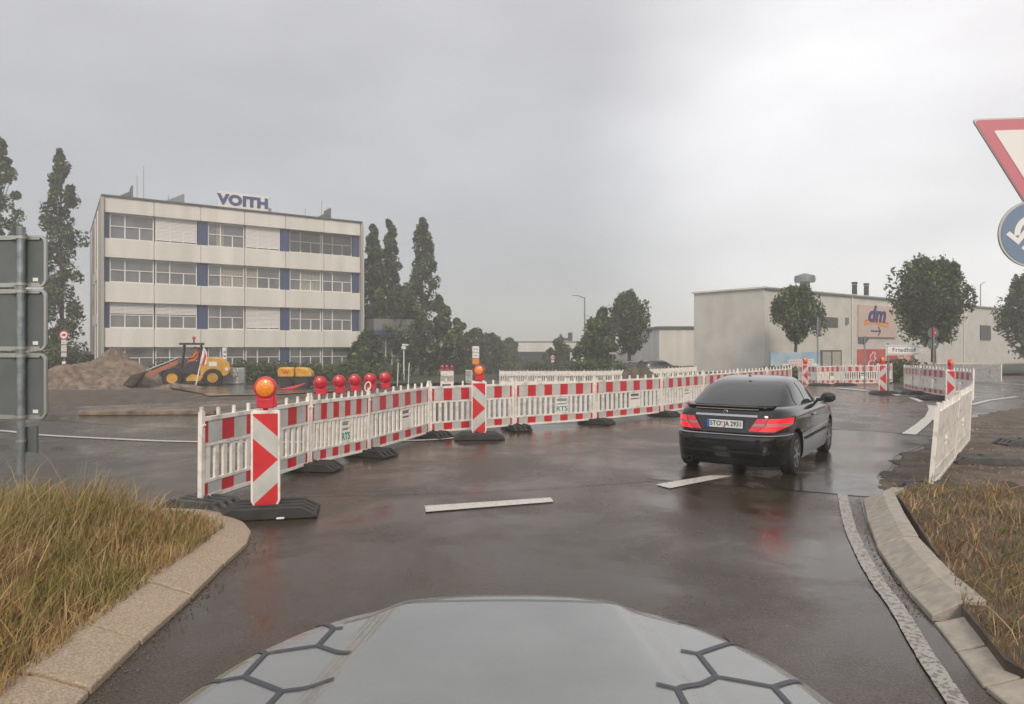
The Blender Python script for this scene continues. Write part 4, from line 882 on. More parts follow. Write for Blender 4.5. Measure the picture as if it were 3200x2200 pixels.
# yield + roundabout sign at the right
yx, yy = 4.70, 6.2
ys_ = empty('yield_sign', (yx, yy, .1), R(-6), 'red bordered yield triangle over a blue roundabout disc at the right edge', 'road sign')
pole(ys_, 3.75, m=M['steel'], y=.05)
def tri(r_, w_, h_): # rounded inverted triangle
    P = [(-w_ / 2, h_), (w_ / 2, h_), (0, 0)]; out = []
    for i in range(3):
        p = Vector(P[i]); a = (Vector(P[i - 1]) - p).normalized(); c = (Vector(P[(i + 1) % 3]) - p).normalized()
        for t in (0, .25, .5, .75, 1): q = p + a * r_ * (1 - t) ** 2 + c * r_ * t ** 2; out.append((q.x, q.y))
    return out
zt = CH + (HY - 365) / F * 6.2 - .1; ht = .70
def trp(w_, h_, dz, r_): return [(x, z + dz) for x, z in tri(r_, w_, h_)]
b = MB(); b.prism(trp(1.04, ht + .20, zt - ht - .2, .05), .0, .02); p = b.build('triangle_panel', M['rim_al'], ys_)
b = MB(); b.prism(trp(1.005, ht + .175, zt - ht - .19, .05), -.004, 0.0005); b.build('red_border', M['hazedred'], p)
b = MB(); b.prism(trp(.68, .58, zt - .115 - .58, .02), -.008, -.0035); b.build('white_field', M['white'], p)
zc = CH + (HY - 730) / F * 6.2 - .1
b = MB(); b.lathe([(.305, 0), (.305, .02)], 40, axis='Y', c=(0.01, 0, zc)); p = b.build('disc_panel', M['rim_al'], ys_)
b = MB(); b.lathe([(.285, -.004), (.285, .0005)], 40, axis='Y', c=(.01, 0, zc)); b.build('blue_field', M['hazedblue'], p)
b = MB()
for k in range(3):
    a0 = 108 + 120 * k; ri, ro = .125, .175; A = [R(a0 + 78 * i / 10) for i in range(11)]
    out = [(.01 + math.cos(a) * ro, zc + math.sin(a) * ro) for a in A] + [(.01 + math.cos(a) * ri, zc + math.sin(a) * ri) for a in A[::-1]]; b.prism(out, -.007, -.0045)
    ae = A[-1]; cx_, cz_ = .01 + math.cos(ae) * .15, zc + math.sin(ae) * .15; tx, tz = -math.sin(ae), math.cos(ae); nx, nz = math.cos(ae), math.sin(ae)
    for s in (1, -1):
        tip = (cx_ + tx * .085, cz_ + tz * .085)
        b.prism([tip, (cx_ + s * nx * .095 - tx * .02, cz_ + s * nz * .095 - tz * .02), (cx_ + s * nx * .06 - tx * .045, cz_ + s * nz * .06 - tz * .045), (cx_ + tx * .025, cz_ + tz * .025)], -.0075 - .0005 * s, -.0045)
b.build('arrow', M['white'], p)
# arrow sign to the cemetery
fx, fy = GZ(2773, 27.5)
fs = empty('direction_sign', (fx, fy, gz(fx, fy)), 0, 'white arrow sign reading Friedhof on two posts', 'road sign')
k = 27.5 / F; xr = (2892 - 2773) * k; x_0 = (2766 - 2773) * k; xm = (2866 - 2773) * k; zt = CH + (HY - 1078) * k - gz(fx, fy); zb = CH + (HY - 1110) * k - gz(fx, fy)
def arr(i): return [(x_0 + i, zb + i), (xm, zb + i), (xr - i * 1.5, (zt + zb) / 2), (xm, zt - i), (x_0 + i, zt - i)]
b = MB(); b.prism(arr(0), -.05, -.02); p = b.build('panel', M['white'], fs)
b = MB(); b.prism(arr(.035), -.054, -.0505); b.build('border', M['black'], p)
b = MB(); b.prism(arr(.055), -.058, -.0545); b.build('white_field', M['white'], p)
text('Friedhof', .235, M['black'], 'lettering', p, Matrix.Translation(((2822 - 2773) * k, -.06, (zt + zb) / 2)), ext=.002, bold=.012, sx=1.05, space=1.12)
for x in (.03, xm - .15): pole(fs, zt + .04, .04, x=x)
# backs of two round signs on a striped pole
rx_, ry_ = GZ(2918, 26.5)
rs = empty('round_signs', (rx_, ry_, gz(rx_, ry_)), 0, 'backs of two round signs stacked on a thin pole before the big tree', 'road sign')
k = 26.5 / F; g_ = gz(rx_, ry_)
b = MB(); b.tube((.0, 0, 0), (0, 0, CH + (HY - 1022) * k - g_), .03, n=8); b.build('pole', M['steel'], rs)
b = MB(); b.tube((0, -.0, CH + (HY - 1022) * k - g_ + .01), (0, 0, CH + (HY - 1052) * k - g_), .036, n=8); b.build('red_band', M['lampred'], rs)
for yc in (1040, 1076):
    z = CH + (HY - yc) * k - g_; b = MB(); b.lathe([(.215, .04), (.215, .055)], 24, axis='Y', c=(0, 0, z)); p = b.build('disc_back', M['signback'], rs)
    b = MB(); b.box((.07, .035, z), (.05, .006, .05)); b.build('sticker', M['white'], p)
# back of a yield sign
tx_, ty_ = GZ(2702, 33); g_ = gz(tx_, ty_); k = 33 / F
ts = empty('triangular_sign', (tx_, ty_, g_), 0, 'grey back of a small triangular sign below the rose sign panel', 'road sign'); pole(ts, CH + (HY - 1052) * k - g_, .035)
b = MB(); b.prism([(x, z + CH + (HY - 1080) * k - g_) for x, z in tri(.04, .62, .42)], .04, .055); b.build('triangle_back', M['signback'], ts)
# truck ban sign with plates, left
tx_, ty_ = GZ(201, 43); g_ = gz(tx_, ty_); k = 43 / F; Z = lambda py: CH + (HY - py) * k - g_
ts = empty('ban_sign', (tx_, ty_, g_), 0, 'round red ringed lorry ban sign over three white plates', 'road sign'); pole(ts, Z(1032), .03)
b = MB(); b.lathe([(.30, -.05), (.30, -.035)], 24, axis='Y', c=(0, 0, Z(1047))); p = b.build('ring', M['red'], ts)
b = MB(); b.lathe([(.22, -.056), (.22, -.05)], 24, axis='Y', c=(0, 0, Z(1047))); b.build('white_field', M['white'], p)
b = MB(); b.box((.03, -.062, Z(1047) + .02), (.16, .008, .09)); b.box((-.08, -.062, Z(1047)), (.06, .008, .06)); b.box((0, -.062, Z(1047) - .035), (.22, .008, .02)); b.build('lorry_symbol', M['black'], p)
for a, c in ((1062, 1076), (1079, 1099), (1102, 1115), (1129, 1139)):
    b = MB(); b.box((0, -.04, (Z(a) + Z(c)) / 2), (.32 if c < 1120 else .22, .02, Z(a) - Z(c))); p = b.build('plate', M['white'], ts)
    if c < 1120:
        b = MB(); n = int((c - a) / 4)
        for q in range(n): b.box((0, -.052, Z(a) - (q + .7) * (Z(a) - Z(c)) / n), (.24, .004, .02))
        b.build('caption_line', M['black'], p)
# slim white and yellow sign by the centre beacon
tx_, ty_ = GZ(1487, 38); g_ = gz(tx_, ty_); k = 38 / F
ts = empty('info_sign', (tx_, ty_, g_), 0, 'slim white sign over an orange plate behind the centre beacon', 'road sign'); Z = lambda py: CH + (HY - py) * k - g_
pole(ts, Z(1080), .03); b = MB(); b.box((0, -.045, (Z(1082) + Z(1119)) / 2), (.37, .02, Z(1082) - Z(1119))); p = b.build('white_plate', M['white'], ts)
for q, s_ in enumerate(('Freie', 'Durch-', 'fahrt')): text(s_, .13, M['black'], 'lettering', p, Matrix.Translation((0, -.058, Z(1091 + q * 10))), ext=.002)
b = MB(); b.box((0, -.045, (Z(1121) + Z(1138)) / 2), (.37, .02, Z(1121) - Z(1138))); b.build('orange_plate', M['orange'], ts)
def disc_sign(px, py, dep, r, field, label, name, ring=None, sym=None, post=None):
    x, y = GZ(px, dep); g_ = gz(x, y); z = CH + (HY - py) / F * dep - g_
    s = empty(name, (x, y, g_), 0, label, 'road sign'); pole(s, z + .1, .035)
    b = MB(); b.lathe([(r, -.05), (r, -.036)], 24, axis='Y', c=(0, 0, z)); p = b.build('disc', M['red'] if ring else field, s)
    if ring: b = MB(); b.lathe([(r * .78, -.056), (r * .78, -.05)], 24, axis='Y', c=(0, 0, z)); b.build('white_field', field, p)
    b = MB()
    if sym == 'walk': b.tube((0, -.06, z - .02), (0, -.06, z + .1), .05, n=6); b.tube((0, -.06, z + .14), (0, -.06, z + .2), .035, n=6); b.tube((0, -.06, z), (-.09, -.06, z - .16), .025, n=6); b.tube((0, -.06, z), (.08, -.06, z - .16), .025, n=6)
    else: b.box((-.1, -.06, z), (.06, .006, .22)); b.box((.08, -.06, z), (.14, .006, .22))
    b.build('symbol', M['white'] if sym == 'walk' else M['black'], p)
    b = MB(); b.box((0, -.04, z - r - .15), (.35, .015, .2)); b.build('plate', M['white'], s)
disc_sign(1727, 1117, 75, .27, M['white'], 'round red ringed limit sign before the far hall', 'limit_sign', ring=True)
disc_sign(1860, 1113, 60, .22, M['blue'], 'round blue footpath sign below the middle street trees', 'footpath_sign', sym='walk')
x, y = GZ(1915, 58); s = empty('sign_post', (x, y, gz(x, y)), 0, 'flat pale road sign edge on a post beside the middle street trees', 'road sign'); zz = CH + (HY - 1104) / F * 58 - gz(x, y); pole(s, zz + .1, .04)
b = MB(); b.box((0, -.05, zz), (.6, .02, .14)); b.build('panel', M['rim_al'], s)
x, y = GZ(1800, 84); s = empty('town_board', (x, y, gz(x, y)), 0, 'large white board with slanted black lines before the far hall', 'road sign'); g_ = gz(x, y); Z = lambda py: CH + (HY - py) / F * 84 - g_
for dx in (-.6, .6): pole(s, Z(1120), .05, x=dx)
b = MB(); b.box((0, -.08, (Z(1092) + Z(1128)) / 2), (1.45, .04, Z(1092) - Z(1128))); p = b.build('board', M['white'], s)
b = MB()
for q in range(4):
    b.box((-.45 + .5 * (q % 2), -.105, Z(1100 + 9 * (q // 2))), (.3, .006, .06)); b.box((.45, -.105, Z(1100 + 8 * q) - .0), (.22, .006, .05))
b.build('caption_line', M['black'], p)
# street lamps
def street_lamp(px, ytop, dep, arm, label, r=.07):
    x, y = GZ(px, dep); g_ = gz(x, y); H = CH + (HY - ytop) / F * dep - g_
    s = empty('street_lamp', (x, y, g_), 0, label, 'street lamp', 'street lamps'); b = MB(); b.tube((0, 0, 0), (0, 0, H), r * 1.2, r * .6, n=8); b.build('pole', M['steel'], s, smooth=True)
    b = MB(); b.tube((0, 0, H - .15), (arm * .5, 0, H + .15), r * .55, n=6); b.tube((arm * .5, 0, H + .15), (arm, 0, H + .2), r * .5, n=6); b.build('arm', M['steel'], s)
    b = MB(); b.box((arm * .8, 0, H + .2), (abs(arm) * .42, .22, .09)); o = b.build('lamp_head', M['rim_al'], s); bevel(o, .03)
street_lamp(1827, 928, 70, -1.3, 'tall curved street lamp over the middle street trees', .09)
street_lamp(1850, 990, 100, -1.3, 'farther street lamp just showing behind the middle street trees')
street_lamp(3064, 888, 92, .6, 'straight street lamp above the roof at the far right', .1)
x, y = GZ(2555, 45); s = empty('banner_pole', (x, y, gz(x, y)), 0, 'thin grey pole with a small dark flag between round tree and vent grille', 'pole'); hh = CH + (HY - 990) / F * 45 - gz(x, y); pole(s, hh, .045)
b = MB(); b.box((.12, 0, hh - .6), (.12, .04, 1.0)); b.build('flag', M['flash'], s)
x, y = GZ(1262, 56); s = empty('post_lamp', (x, y, gz(x, y)), 0, 'white post lamp in front of the poplars', 'street lamp'); hh = CH + (HY - 1083) / F * 56 - gz(x, y); pole(s, hh - .3, .05, M['frame']); b = MB(); b.lathe([(.08, hh - .3), (.2, hh - .2), (.2, hh), (.05, hh + .08)], 12); b.box((.12, 0, hh + .15), (.5, .3, .12)); b.build('lamp_head', M['frame'], s)
for px, l in ((1276, 'pale leaning marker stick before the dark trees'), (1242, 'second pale marker stick before the dark trees')):
    x, y = GZ(px, 44); b = MB(); b.tube((0, 0, 0), (.05, 0, 1.5), .03, n=6); o = b.build('marker_stick', M['frame']); o.location = (x, y, gz(x, y)); tag(o, l, 'stick')

# ------------------------------------------------------------------ cars
def wheel(parent, x, y, side, r=.31, w_=.2, mt=None, spokes=7):
    e_ = empty('wheel', (x, y, r)); e_.parent = parent; s = side
    b = MB(); b.lathe([(r * .66, -w_ / 2), (r * .93, -w_ / 2), (r, -w_ * .38), (r, w_ * .38), (r * .93, w_ / 2), (r * .66, w_ / 2)], 36, axis='X'); b.build('tyre', M['tyre'], e_, smooth=True)
    b = MB(); o_ = s * w_ / 2
    b.lathe([(r * .67, o_ * .6), (r * .67, o_ * 1.0), (r * .60, o_ * 1.0), (r * .6, o_ * .6)], 36, axis='X')
    for k in range(spokes):
        a = 2 * math.pi * k / spokes; ca, sa = math.cos(a), math.sin(a)
        b.M = Matrix.Rotation(a, 4, 'X'); b.box((o_ * .88, 0, r * .33), (.025, r * .13, r * .6)); b.M = Matrix()
    b.tube((o_ * .7, 0, 0), (o_ * .95, 0, 0), r * .17, n=14); b.tube((o_ * .3, 0, 0), (o_ * .5, 0, 0), r * .6, n=24); b.build('rim', mt or M['alloy'], e_, smooth=True)
def tab(T, z):
    if z <= T[0][0]: return T[0][1:]
    for a, c in zip(T, T[1:]):
        if z <= c[0]:
            t = (z - a[0]) / (c[0] - a[0]); return tuple(p + (q - p) * t for p, q in zip(a[1:], c[1:]))
    return T[-1][1:]
class Shell:
    def __init__(s, T, n): s.T = T; s.n = n
    def rear(s, x, z):
        r, f, w_ = tab(s.T, z); c, a = (r + f) / 2, (f - r) / 2; q = min(.9999, abs(x) / w_); return Vector((x, c - a * (1 - q ** s.n) ** (1 / s.n), z))
    def side(s, y, z, sg=1):
        r, f, w_ = tab(s.T, z); c, a = (r + f) / 2, (f - r) / 2; q = min(.9999, abs(y - c) / a); return Vector((sg * w_ * (1 - q ** s.n) ** (1 / s.n), y, z))
    def rings(s, zz, nn=72):
        b = MB(); V = []
        for z in zz:
            r, f, w_ = tab(s.T, z); c, a = (r + f) / 2, (f - r) / 2
            for i in range(nn):
                t = 2 * math.pi * i / nn; ct, st_ = math.cos(t), math.sin(t)
                V.append((w_ * math.copysign(abs(ct) ** (2 / s.n), ct), c + a * math.copysign(abs(st_) ** (2 / s.n), st_), z))
        m = len(zz); b.add(V, [(k * nn + i, k * nn + (i + 1) % nn, (k + 1) * nn + (i + 1) % nn, (k + 1) * nn + i) for k in range(m - 1) for i in range(nn)] + [tuple(range(nn - 1, -1, -1)), tuple(range((m - 1) * nn, m * nn))]); return b
    def patch(s, fn, kind, nu=16, nv=8, off=.006, sg=1):
        """fn(u,v)->(x or y, z)"""
        b = MB(); e_ = 1e-3
        def P(a, z): return s.rear(a, z) if kind == 'rear' else s.side(a, z, sg)
        def g(u, v):
            a, z = fn(u, v); p = P(a, z); da = P(a + e_, z) - p; dz = P(a, z + e_) - p; n = da.cross(dz).normalized()
            out = Vector((0, -1, .2)) if kind == 'rear' else Vector((sg, 0, .2))
            if n.dot(out) < 0: n = -n
            return p + n * off
        b.grid(g, nu, nv); return b
BODY = [(.15, .24, 4.15, .78), (.19, .12, 4.25, .83), (.28, .04, 4.38, .855), (.42, .01, 4.44, .862), (.54, .0, 4.45, .866), (.60, .012, 4.44, .868), (.625, .05, 4.42, .862), (.645, .095, 4.40, .86), (.72, .105, 4.34, .858), (.80, .115, 4.26, .852), (.87, .13, 4.12, .842), (.92, .15, 3.98, .826), (.955, .18, 3.84, .80), (.985, .23, 3.65, .765), (1.0, .33, 3.45, .70)]
GH = [(.94, .30, 3.42, .785), (1.0, .42, 3.22, .765), (1.08, .60, 3.02, .735), (1.16, .80, 2.86, .70), (1.24, 1.02, 2.68, .655), (1.30, 1.22, 2.56, .61), (1.345, 1.42, 2.44, .565), (1.375, 1.62, 2.32, .51), (1.395, 1.80, 2.2, .42), (1.403, 1.95, 2.08, .28)]
def black_car():
    cx_, cy_ = 2.84, 9.28
    c = empty('car', (cx_, cy_, 0), R(-34), 'black three-door coupe with lit tail lamps driving on the wet road', 'car'); c.scale = (.94, .94, .94)
    sh = Shell(BODY, 5.2); b = sh.rings([t[0] for t in BODY]); body = b.build('body', M['blackpaint'], c, smooth=True)
    for yy_ in (.84, 3.5):   # wheel arches
        cb = MB(); cb.tube((-1.2, yy_, .31), (1.2, yy_, .31), .365, n=36); co = cb.build('cut', M['blackpl']); co.parent = c
        bm_ = body.modifiers.new('arch', 'BOOLEAN'); bm_.operation = 'DIFFERENCE'; bm_.object = co; bm_.solver = 'EXACT'
        bpy.context.view_layer.update(); me = bpy.data.meshes.new_from_object(body.evaluated_get(bpy.context.evaluated_depsgraph_get())); body.modifiers.clear(); body.data = me
        bpy.data.objects.remove(co)
        me.polygons.foreach_set('use_smooth', [True] * len(me.polygons))
        try: me.set_sharp_from_angle(angle=R(30))
        except Exception: pass
    b = MB(); b.box((0, 2.15, .5), (1.25, 2.9, .5)); b.build('floor_pan', M['blackpl'], c)
    gh = Shell(GH, 4.0); b = gh.rings([t[0] for t in GH]); b.build('cabin', M['blackpaint'], c, smooth=True)
    # glass
    def rw(u, v): z = 1.005 + .325 * v; w_ = tab(GH, z)[2]; return ((2 * u - 1) * w_ * (.84 - .02 * v), z)
    gh.patch(rw, 'rear', 24, 10, .005).build('rear_window', M['carglass'], c, smooth=True)
    for sg in (1, -1):
        def qw(u, v): z = .995 + .30 * v; y0 = 1.08 + .30 * v ** 1.5 + .10 * (1 - min(1, v * 4)); y1 = 1.72 - .05 * v; return (y0 + (y1 - y0) * u, z)
        gh.patch(qw, 'side', 10, 8, .006, sg).build('side_window', M['carglass'], c, smooth=True)
        def fw(u, v): z = .99 + .315 * v; y0 = 1.77 - .05 * v; y1 = 2.92 - .62 * v; return (y0 + (y1 - y0) * u, z)
        gh.patch(fw, 'side', 12, 8, .006, sg).build('side_window', M['carglass'], c, smooth=True)
        def trm(u, v): return (1.0 + 2.0 * u, .968 + .014 * v)
        gh.patch(trm, 'side', 14, 1, .010, sg).build('window_trim', M['chrome'], c, smooth=True)
        # door lines, rub strip
        def dl(u, v): return (1.72 + .012 * u, .24 + .7 * v)
        sh.patch(dl, 'side', 1, 12, .002, sg).build('door_gap', M['blackpl'], c)
        def dl2(u, v): return (2.98 + .012 * u, .24 + .68 * v)
        sh.patch(dl2, 'side', 1, 12, .002, sg).build('door_gap', M['blackpl'], c)
        def rs_(u, v): return (1.28 + 1.78 * u, .47 + .035 * v)
        sh.patch(rs_, 'side', 14, 2, .012, sg).build('rub_strip', M['blackpl'], c, smooth=True)
        p = sh.side(1.98, .80, sg); b = MB(); b.box((p.x + sg * .012, 1.98, .80), (.03, .2, .03)); o = b.build('door_handle', M['blackpaint'], c); bevel(o, .01)
        # mirrors
        b = MB(); b.lathe([(.02, -.05), (.075, -.04), (.09, 0), (.075, .045), (.03, .07)], 18, axis='Y', c=(0, 0, 0)); o = b.build('mirror', M['blackpaint'], c, smooth=True); o.location = (sg * .965, 2.62, 1.03); o.scale = (1.32, 1, .95)
        b = MB(); b.lathe([(.078, -.043), (.03, -.047)], 18, axis='Y'); g_ = b.build('mirror_glass', M['carglass'], o, smooth=True)
        b = MB(); b.tube((sg * .78, 2.62, .98), (sg * .9, 2.62, 1.0), .03, n=8); b.build('mirror_arm', M['blackpl'], c)
        # tail lamps
        lampm = [(0, .43, M['tail']), (.43, .60, M['tailclear']), (.60, 1, M['tail'])]
        base = MB(); 
        def lo_(u, v): z = .67 + .18 * v; xi = .335 + .115 * v; xo = .66 + .155 * min(1, v * 2.2) ; return (sg * (xi - .012 + (xo + .024 - xi) * u), z - .004 + .008 * v)
        tl = sh.patch(lo_, 'rear', 14, 8, .006).build('tail_lamp', M['blackpl'], c, smooth=True)
        for v0, v1, mm in lampm:
            for u0, u1 in ((0, .36), (.385, 1)):
                def lf_(u, v, v0=v0, v1=v1, u0=u0, u1=u1):
                    V_ = v0 + (v1 - v0) * v; U_ = u0 + (u1 - u0) * u; z = .67 + .18 * V_; xi = .335 + .115 * V_; xo = .66 + .155 * min(1, V_ * 2.2); return (sg * (xi + (xo - xi) * U_), z)
                sh.patch(lf_, 'rear', 12, 4, .016).build('lamp_segment', (M['taildim'] if (u0 == 0 and mm is M['tail']) else mm), tl, smooth=True)
        wheel(c, sg * .735, .84, sg); wheel(c, sg * .735, 3.5, sg)
    def st(x0, x1, z0, z1, off, m, name, nu=20): 
        o = sh.patch(lambda u, v: (x0 + (x1 - x0) * u, z0 + (z1 - z0) * v), 'rear', nu, 2, off).build(name, m, c, smooth=True); return o
    st(-.43, .45, .868, .895, .014, M['chrome'], 'chrome_strip'); st(-.83, .83, .606, .617, .012, M['chrome'], 'bumper_strip', 40)
    st(-.62, .62, .36, .395, .004, M['blackpl'], 'bumper_vent', 30); st(-.55, .55, .19, .285, .004, M['blackpl'], 'diffuser', 30)
    st(-.45, .45, .955, .963, .016, M['tailclear'], 'brake_light_strip')
    for sg in (1, -1): sh.patch(lambda u, v: (sg * (.34 + .008 * u - .0 * v), .645 + .3 * v) if v < .02 else (sg * (.47 + .01 * u + .1 * v * v), .865 + .12 * v), 'rear', 1, 8, .002).build('hatch_gap', M['blackpl'], c)
    # spoiler lip
    b = MB()
    def sp(u, v):
        x = (2 * u - 1) * .63; y = sh.rear(x, .97).y; y0 = y - .03; prof = [(0, 0), (-.035, .03), (-.01, .045), (.12, .03), (.14, .0), (0, 0)]; q = prof[round(v * 5)]; return (x, y0 + .05 + q[0], .975 + q[1])
    b.grid(sp, 24, 5); b.build('spoiler', M['blackpaint'], c, smooth=True)
    # plate
    y_ = sh.rear(.1, .77).y - .014; b = MB(); b.box((0, y_ + .006, .762), (.545, .018, .135)); ph_ = b.build('plate_holder', M['blackpl'], c)
    b = MB(); b.box((0, y_ - .006, .762), (.52, .006, .11)); pl_ = b.build('licence_plate', M['plate'], ph_)
    b = MB(); b.box((-.239, y_ - .010, .762), (.042, .003, .108)); b.build('plate_band', M['eu'], c)
    text('STO', .098, M['black'], 'plate_lettering', c, Matrix.Translation((-.130, y_ - .0105, .762)), ext=.001, bold=.018, sx=.84, space=1.05)
    text('JA 2931', .098, M['black'], 'plate_lettering', c, Matrix.Translation((.118, y_ - .0105, .762)), ext=.001, bold=.018, sx=.80, space=1.02)
    b = MB(); b.lathe([(.016, y_ - .013), (.016, y_ - .010)], 14, axis='Y', c=(-.038, 0, .786)); b.build('seal', M['orange'], c)
    b = MB(); b.lathe([(.014, y_ - .013), (.014, y_ - .010)], 14, axis='Y', c=(-.038, 0, .744)); b.build('seal', M['dmpanel'], c)
    # emblem ring
    ye = sh.rear(0, .925).y - .012; b = MB()
    for i in range(16): a0, a1 = 2 * math.pi * i / 16, 2 * math.pi * (i + 1) / 16; b.tube((.03 * math.cos(a0), ye, .925 + .03 * math.sin(a0)), (.03 * math.cos(a1), ye, .925 + .03 * math.sin(a1)), .0035, n=5)
    for a in (90, 210, 330): b.tube((0, ye, .925), (.03 * math.cos(R(a)), ye, .925 + .03 * math.sin(R(a))), .003, .002, n=5)
    b.build('emblem', M['chrome'], c)
    b = MB(); b.lathe([(.038, .25), (.046, .25), (.046, -.01), (.038, -.01), (.036, .2)], 20, axis='Y', c=(-.52, .07, .215)); b.build('exhaust_pipe', M['blackpl'], c, smooth=True)
    b = MB(); b.tube((0, 1.45, 1.395), (0, 1.45, 1.42), .03, .01, n=8); b.build('antenna', M['blackpl'], c)
black_car()
def small_car(px, dep, rz, m, label, zoff=None, estate=False):
    x, y = GZ(px, dep); c = empty('parked_car', (x, y, gz(x, y)), rz, label, 'car')
    T = [(.2, .1, 4.3, .78), (.4, 0, 4.4, .86), (.7, .05, 4.35, .87), (.9, .12, 4.0, .83), (.98, .2, 3.6, .77)]
    G2 = [(.94, .2 if estate else .5, 3.3, .77), (1.1, .3 if estate else .75, 2.95, .72), (1.3, .5 if estate else 1.15, 2.6, .64), (1.42, .8 if estate else 1.5, 2.35, .55), (1.46, 1.2, 2.2, .4)]
    sh = Shell(T, 4.5); sh.rings([t[0] for t in T]).build('body', m, c, smooth=True); g = Shell(G2, 4.5); g.rings([t[0] for t in G2]).build('cabin', m, c, smooth=True)
    g.patch(lambda u, v: ((2 * u - 1) * .6, 1.0 + .3 * v), 'rear', 10, 5, .01).build('rear_window', M['carglass'], c, smooth=True)
    for sg in (1, -1):
        g.patch(lambda u, v: (.9 + 1.9 * u - .35 * v * u + .2 * v * (1 - u), 1.0 + .28 * v), 'side', 10, 5, .01, sg).build('side_window', M['carglass'], c, smooth=True)
        for yy_ in (.8, 3.5): wheel(c, sg * .76, yy_, sg, .31, .2)
        sh.patch(lambda u, v: (sg * (.5 + .25 * u), .7 + .15 * v), 'rear', 6, 3, .015).build('tail_lamp', M['taildim'], c, smooth=True)
    return c
small_car(1838, 118, R(8), M['carwhite'], 'white car driving far down the road, left one of two')
small_car(1862, 122, R(8), M['carsilver'], 'silver car behind the white car far down the road')
cc = small_car(1930, 58, R(-82), M['cardark'], 'dark estate car with roof rails parked behind the far white barriers', estate=True); cc.location.y = 60
b = MB()
for sx2 in (-.55, .55): b.path([(sx2, .9, 1.44), (sx2, 1.1, 1.53), (sx2, 2.2, 1.53), (sx2, 2.4, 1.44)], .02)
b.build('roof_rail', M['rim_al'], cc)
cc = small_car(2010, 62, R(-80), M['cardark'], 'second dark car, nose behind the estate car', estate=True); cc.location.y = 64

